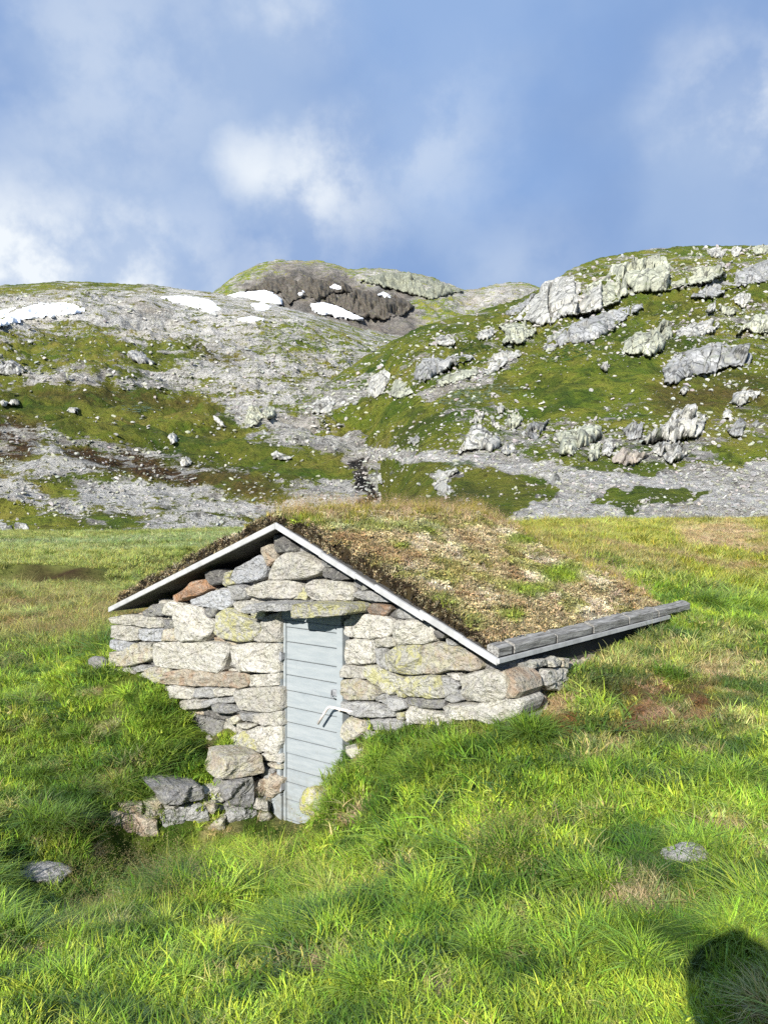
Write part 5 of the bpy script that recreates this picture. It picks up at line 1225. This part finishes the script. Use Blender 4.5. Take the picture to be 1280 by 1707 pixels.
# roof growth
n = 11000; aR = rng.uniform(.02, 1.0, n) * RLEN; sR = np.where(rng.uniform(size=n) < .72, rng.uniform(.52, 1.0, n), rng.uniform(0, .53, n))
fi = np.clip(aR / RLEN * (na - 1), 2, na - 2).astype(int); fj = np.clip(sR * (ns - 1), 1, ns - 2).astype(int)
pR = Vt[fi, fj] + rng.normal(0, .012, (n, 3)) * np.array([1, 1, .3]); pR[:, 2] -= .012
tR = roof_colour(*pR.T) * np.exp(rng.normal(0, .25, (n, 1)))
kR = rng.integers(0, 4, n); green = tR[:, 1] > tR[:, 0]; kR = np.where(green & (rng.uniform(size=n) < .6), 3, kR)
sz = rng.uniform(.6, 1.35, n)
o = scatter('moss', pR, np.stack([rng.normal(0, .3, n), rng.normal(0, .3, n), rng.uniform(0, 6.28, n)], 1), np.stack([sz, sz, sz * rng.uniform(.7, 1.2, n)], 1), kR, tR, G_HEATH, parent=ROOF)
# front edge fringe and ridge grass
n = 900; sF = rng.uniform(0, 1, n); fj = np.clip(sF * (ns - 1), 1, ns - 2).astype(int); fi = rng.integers(0, 3, n); w = rng.uniform(0, 1, n)[:, None]
pF = Vt[0, fj] * (1 - w) + Vt[2, fj] * w; tF = np.where(rng.uniform(size=(n, 1)) < .6, np.array([[.035, .026, .018]]), np.array([[.22, .18, .11]])) * np.exp(rng.normal(0, .3, (n, 1)))
sz = rng.uniform(.6, 1.1, n)
scatter('edge_moss', pF, rng.uniform(0, 6.28, (n, 3)), np.stack([sz] * 3, 1), rng.integers(0, 3, n), tF, G_HEATH, parent=ROOF)
n = 1000; aG = rng.uniform(.02, .995, n) * RLEN; lG = AP + rng.normal(0, .16, n); k2 = rng.uniform(size=n) < .35; aG = np.where(k2, RLEN - rng.uniform(0, .25, n), aG); lG = np.where(k2, rng.uniform(.2, AP, n), lG)
fi = np.clip(aG / RLEN * (na - 1), 1, na - 2).astype(int); fj = np.clip((SP - .02 - lG) / (SP - .12) * (ns - 1), 1, ns - 2).astype(int)
pG = Vt[fi, fj]; tG = np.where(rng.uniform(size=(n, 1)) < .5, C_OLIVE[None] * .8, C_STRAW[None] * .75) * np.exp(rng.normal(0, .2, (n, 1)))
sz = rng.uniform(.35, .85, n)
scatter('ridge_grass', pG, np.stack([rng.normal(0, .2, n), rng.normal(0, .2, n), rng.uniform(0, 6.28, n)], 1), np.stack([sz, sz, sz], 1), rng.choice([0, 2, 6, 7], n), tG, G_GRASS, parent=ROOF)

# loose stones on the hills
def scree(sheet, name, n, x0, x1, y0, y1, zl, base, wob, smin, smax, keepf, seed, colr=(.40, .39, .36)):
    r = np.random.default_rng(seed); x = r.uniform(x0, x1, n); y = r.uniform(y0, y1, n)
    sk, ba, _, _ = sheet.f(x); k = (y > sk + 3) & (y < ba - 1); x, y = x[k], y[k]
    S = sheet.surf(x, y); cov = zones(x, y, S, zl, base, wob); pr = keepf(cov, x, y, S)
    k = r.uniform(size=len(x)) < pr; S, cov, x = S[k], cov[k], x[k]; m = len(x)
    s = (smin + (smax - smin) * r.uniform(size=m) ** 3.5) * S[:, 1] / F
    tn = np.array(colr)[None] * np.exp(r.normal(0, .22, (m, 1))) * np.exp(r.normal(0, .04, (m, 3)))
    k = r.uniform(size=m) < .25; tn[k] = np.array([.35, .36, .26]) * np.exp(r.normal(0, .2, (k.sum(), 1)))
    return scatter(name, S + np.array([0, 0, .1])[None] * s[:, None], np.stack([r.normal(0, .4, m), r.normal(0, .4, m), r.uniform(0, 6.28, m)], 1), np.stack([s * r.uniform(.8, 1.4, m), s, s * r.uniform(.7, 1.2, m)], 1), r.integers(0, 7, m), tn, G_ROCK)
clump = lambda S, sc_, k: sstep(fbm(S / sc_ + k, 3), -.1, .35)
def near_rocks(x, y):
    m = np.zeros(len(x))
    for sh, poly, *_ in OUT:
        pa = np.array(poly); k = (x > pa[:, 0].min() - 14) & (x < pa[:, 0].max() + 14) & (y > pa[:, 1].min() - 8) & (y < pa[:, 1].max() + 16)
        if k.any():
            d = poly_sd(x[k], y[k], poly); m[k] = np.maximum(m[k], sstep(d, -11, -1) * (1 - sstep(d, 0, 3)))
    return m
scree(RIGHT, 'scree', 40000, 400, 1330, 405, 872, RZ, (.74, .25, 0), 16, 1.6, 9.0, lambda c, x, y, S: np.clip((1 - c[:, 0]) ** 1.3 * 1.2, 0.0, 1) * .85 + .22 * clump(S, 9, 1) ** 2 + .30 * near_rocks(x, y), 1)
scree(LEFT, 'scree', 26000, -60, 680, 470, 890, LZ, (.35, .2, 0), 14, 1.6, 7.5, lambda c, x, y, S: np.clip((1 - c[:, 0]) ** 1.5, 0, 1) * .6 * np.where(y > 560, 1, .35) + .20 * clump(S, 14, 2) ** 2, 2)

# grey-green willow scrub in low mats
def scrub(poly, sheet, n, size, colr, seed):
    r = np.random.default_rng(seed); pa = np.array(poly, float); x = r.uniform(pa[:, 0].min(), pa[:, 0].max(), n * 3); y = r.uniform(pa[:, 1].min(), pa[:, 1].max(), n * 3)
    k = poly_sd(x, y, pa) > 0; x, y = x[k][:n], y[k][:n]
    if sheet: S = sheet.surf(x, y)
    else:
        S = np.array([ground_hit(a, b)[:] for a, b in zip(x, y)])
    m = len(x); s = size * S[:, 1] / F * r.uniform(.6, 1.3, m); tn = np.array(colr)[None] * np.exp(r.normal(0, .2, (m, 1)))
    scatter('willow_scrub', S, np.stack([r.normal(0, .1, m), r.normal(0, .1, m), r.uniform(0, 6.28, m)], 1), np.stack([s, s, s * .6], 1), r.integers(0, 2, m), tn, G_SCRUB)
scrub([(728, 668), (760, 650), (830, 640), (865, 648), (800, 672), (740, 676)], RIGHT, 240, 9, (.15, .20, .13), 1)
scrub([(0, 890), (60, 888), (120, 896), (80, 906), (0, 908)], None, 90, 16, (.13, .17, .10), 2)
scrub([(180, 680), (230, 674), (270, 684), (230, 688)], LEFT, 60, 7, (.12, .17, .13), 3)
scrub([(900, 590), (960, 572), (1020, 580), (960, 600), (900, 606)], RIGHT, 90, 9, (.06, .12, .035), 4)
scrub([(735, 774), (780, 768), (800, 776), (760, 780)], RIGHT, 40, 10, (.09, .13, .07), 5)
scrub([(745, 590), (790, 570), (820, 580), (780, 605)], RIGHT, 70, 9, (.05, .09, .03), 6)

# ---------------------------------------------------------------- stones near the hut
RW = empty('retaining_wall', ground_hit(300, 1398), 'short dry stone retaining wall holding the grass bank left of the door pit', 'retaining wall')
_ra, _rb = P(200, 1395, 6.6), P(458, 1375, 7.24); rwu = Vector((_rb.x - _ra.x, _rb.y - _ra.y, 0)).normalized(); rwn = Vector((rwu.y, -rwu.x, 0)); RWF = Frame(_ra, rwu, rwn)
S2 = Stones()
for i, (k, pr, poly) in enumerate([('h', .08, [(350, 610), (420, 600), (600, 605), (635, 620), (640, 670), (600, 690), (480, 705), (410, 705), (395, 660)]),
        ('g', .08, [(410, 770), (440, 735), (620, 705), (650, 720), (670, 790), (620, 810), (530, 835), (470, 865), (415, 850)]), ('w', .08, [(425, 720), (500, 708), (510, 720), (440, 745)]),
        ('t', .08, [(120, 800), (150, 750), (380, 780), (395, 880), (300, 890), (160, 885)]), ('m', .08, [(640, 700), (700, 690), (715, 710), (680, 765), (650, 740)]),
        ('w', .07, [(470, 880), (560, 840), (610, 855), (600, 890), (500, 915)]), ('m', .08, [(740, 460), (800, 450), (945, 445), (960, 535), (860, 560), (780, 575), (700, 570), (735, 520)]), ('h', .08, [(735, 625), (760, 585), (900, 565), (908, 650), (905, 700), (880, 725), (790, 715), (745, 690)]), ('w', .05, [(890, 725), (920, 675), (975, 690), (970, 740), (910, 735)]), ('g', .07, [(745, 790), (770, 740), (840, 725), (920, 740), (915, 780), (890, 825), (820, 825), (740, 850)]), ('m', .06, [(905, 810), (925, 750), (970, 740), (995, 760), (990, 830), (930, 840)]),
        ('m', .1, [(640, 830), (690, 790), (750, 760), (740, 830), (700, 870), (650, 870)])]):
    S2.add(RWF, [RWF.uv(ray_plane(140 + x / 3.2, 1120 + y / 3.2, RWF.o, rwn)) for x, y in poly], *CS[k], prot=pr, depth=.35, seed=400 + i)
courses(RWF, .0, (_rb - _ra).length - .02, -.34, lambda u: .27 + .25 * sstep(u, 1.0, 1.4), None, base=-.06, hs=.13, seed=1600, to=S2)
S2.build('stonework', RW)
def lump(name, x, y, size, colr, mixv, label, cat, seed, sq=(1.2, .9, .7), sink=.2, z=None):
    import bmesh
    bm = bmesh.new(); bmesh.ops.create_icosphere(bm, subdivisions=4, radius=.5); co = np.array([q.co[:] for q in bm.verts]); r = np.random.default_rng(seed)
    for _ in range(8):
        nr = r.normal(size=3); nr /= np.linalg.norm(nr); ex = np.maximum(0, co @ nr - r.uniform(.3, .45)); co -= ex[:, None] * nr[None] * .9
    co *= (1 + .12 * fbm(co * 3 + seed, 3) + .05 * fbm(co * 9 + seed, 3))[:, None]; co *= np.array(sq) * size
    for q, c in zip(bm.verts, co): q.co = c
    me = bpy.data.meshes.new(name); bm.to_mesh(me); bm.free(); me.materials.append(M_STONE); me.polygons.foreach_set('use_smooth', [True] * len(me.polygons))
    for nm, val in (('scol', (*colr, 1)), ('smix', (*mixv, 1))):
        at = me.attributes.new(nm, 'FLOAT_COLOR', 'POINT'); at.data.foreach_set('color', np.repeat(np.array([val], np.float32), len(me.vertices), 0).ravel())
    o = bpy.data.objects.new(name, me); COL.objects.link(o); p = ground_hit(x, y) if z is None else P(x, y, z)
    o.location = p + Vector((0, 0, size * sq[2] * (.5 - sink) if z is None else 0)); o.rotation_euler = (0, 0, r.uniform(-.4, .4)); return tag(o, label, cat)
lump('rock', 530, 1338, .27, (.48, .45, .34), (.95, 0, 0), 'yellow lichen covered rock leaning at the right foot of the door', 'rock', 3, (1, .8, 1.05), z=6.38)
lump('rock', 592, 1253, .16, (.5, .47, .42), (.1, 0, 0), 'small whitish stone in the grass at the right jamb of the door', 'rock', 4, z=6.42)
lump('rock', 62, 1462, .36, (.36, .35, .34), (.05, 0, 0), 'flat grey boulder half buried in grass in the left foreground', 'rock', 5, (1.45, .9, .45), .5)
lump('rock', 1142, 1434, .16, (.34, .34, .34), (0, 0, 0), 'small grey stone sunk in grass in the right foreground', 'rock', 6, (1.3, .9, .6), .3)
lump('rock', 163, 1105, .20, (.2, .19, .18), (0, 0, 0), 'dark stone sticking out at the left corner of the hut wall', 'rock', 7, (1.3, .8, .7), z=8.85)
lump('rock', 840, 1215, .16, (.5, .47, .42), (.1, 0, 0), 'pale stone in the grass below the right corner of the hut', 'rock', 8, (1.4, .8, .7), z=5.8)

# ---------------------------------------------------------------- the photographer, whose shadow falls into the lower right corner
def photographer():
    gz = float(ground_z(np.array([0.0]), np.array([-.5]))[0])
    J = [((0, -.50, gz + .95), .15), ((0, -.49, gz + 1.12), .145), ((0, -.48, gz + 1.30), .165), ((0, -.47, gz + 1.43), .12), ((0, -.455, gz + 1.50), .058), ((0, -.43, 2.42), .07), ((0, -.42, 2.50), .098), ((0, -.43, 2.58), .088)]
    E = [(i, i + 1) for i in range(7)]
    for sx in (-1, 1):
        b = len(J)
        J += [((sx * .17, -.47, gz + 1.40), .075), ((sx * .22, -.42, gz + 1.14), .05), ((sx * .10, -.16, 2.30), .038), ((sx * .065, -.085, 2.38), .03)]
        E += [(3, b), (b, b + 1), (b + 1, b + 2), (b + 2, b + 3)]
        b = len(J)
        J += [((sx * .10, -.50, gz + .86), .105), ((sx * .12, -.48, gz + .48), .066), ((sx * .125, -.52, gz + .10), .045), ((sx * .13, -.38, gz + .035), .04)]
        E += [(0, b), (b, b + 1), (b + 1, b + 2), (b + 2, b + 3)]
        for q in range(4):                                   # fingers round the edge of the phone
            f0 = len(J); z = 2.40 + .019 * q
            J += [((sx * .058, -.070, z), .0105), ((sx * .052, -.040, z + .004), .009), ((sx * .034, -.022, z + .006), .008)]
            E += [(f0 - (1 + 3 * q) - 4, f0), (f0, f0 + 1), (f0 + 1, f0 + 2)]
        f0 = len(J); hnd = f0 - 12 - 5
        J += [((sx * .045, -.075, 2.385), .012), ((sx * .02, -.05, 2.41), .0095)]; E += [(f0 - 17, f0), (f0, f0 + 1)]
    J = [((p[0] - .17 * sstep(-p[1], .10, .40), p[1], p[2]), r_) for p, r_ in J]
    me = bpy.data.meshes.new('person'); me.from_pydata([j[0] for j in J], E, [])
    o = bpy.data.objects.new('person', me); COL.objects.link(o)
    sk = o.modifiers.new('skin', 'SKIN')
    for i, (j, r_) in enumerate(J): me.skin_vertices[0].data[i].radius = (r_, r_ * (.72 if i < 4 else 1)); 
    me.skin_vertices[0].data[0].use_root = True
    sb = o.modifiers.new('smooth', 'SUBSURF'); sb.levels = 2; sb.render_levels = 2
    m, t, b = mat('clothing'); z = t.new('ShaderNodeSeparateXYZ'); t.link(geopos(t), z.inputs[0])
    c = t.mix(t.math('GREATER_THAN', z.outputs[2], gz + .92), (.03, .035, .05), (.05, .10, .16))
    c = t.mix(t.math('GREATER_THAN', z.outputs[2], gz + 1.52), c, (.45, .29, .22))
    t.link(c, b.inputs['Base Color']); me.materials.append(m)
    tag(o, 'person in blue jacket and dark trousers standing on the grass holding up a phone', 'person')
    import bmesh
    def ell(name, c, r3, mt, cut=None):
        bm = bmesh.new(); bmesh.ops.create_uvsphere(bm, u_segments=24, v_segments=16, radius=1)
        for v in bm.verts: v.co = Vector((c[0] - .17 + v.co.x * r3[0], c[1] + v.co.y * r3[1], c[2] + v.co.z * r3[2]))
        if cut: bmesh.ops.delete(bm, geom=[v for v in bm.verts if cut(v.co)], context='VERTS')
        mh = bpy.data.meshes.new(name); bm.to_mesh(mh); bm.free(); mh.materials.append(mt); q = bpy.data.objects.new(name, mh); COL.objects.link(q); q.parent = o; return q
    hair = simple('hair', (.05, .03, .02), (.09, .055, .03), 60)
    ell('hair', (0, -.425, 2.545), (.108, .10, .10), hair, lambda c: c.z < 2.54 and c.y > -.42)
    ell('shadow_hood', (0, -.46, 2.56), (.17, .15, .17), m, lambda c: c.z < 2.56 and c.y > -.42)  # added oversize on the unseen figure to broaden its cast shadow
    skin = simple('skin', (.45, .29, .22), (.50, .32, .24), 20); eye = simple('eye', (.02, .02, .02), (.03, .02, .02), 10)
    ell('nose', (0, -.325, 2.47), (.014, .022, .024), skin); ell('mouth', (0, -.332, 2.425), (.026, .008, .007), simple('lips', (.35, .14, .12), (.38, .16, .13), 20))
    for sx in (-1, 1): ell('eye', (sx * .032, -.335, 2.51), (.013, .008, .009), eye); ell('ear', (sx * .098, -.43, 2.50), (.012, .022, .032), skin)
    mb = MB(); mb.box8([(-.038, -.045, 2.39), (.038, -.045, 2.39), (.038, -.045, 2.545), (-.038, -.045, 2.545), (-.038, -.036, 2.39), (.038, -.036, 2.39), (.038, -.036, 2.545), (-.038, -.036, 2.545)])
    ph = mb.build('phone', simple('phone_shell', (.03, .03, .035), (.05, .05, .055), 10, .3), None, .003); tag(ph, 'dark phone held upright in both hands of the person', 'phone')
photographer()
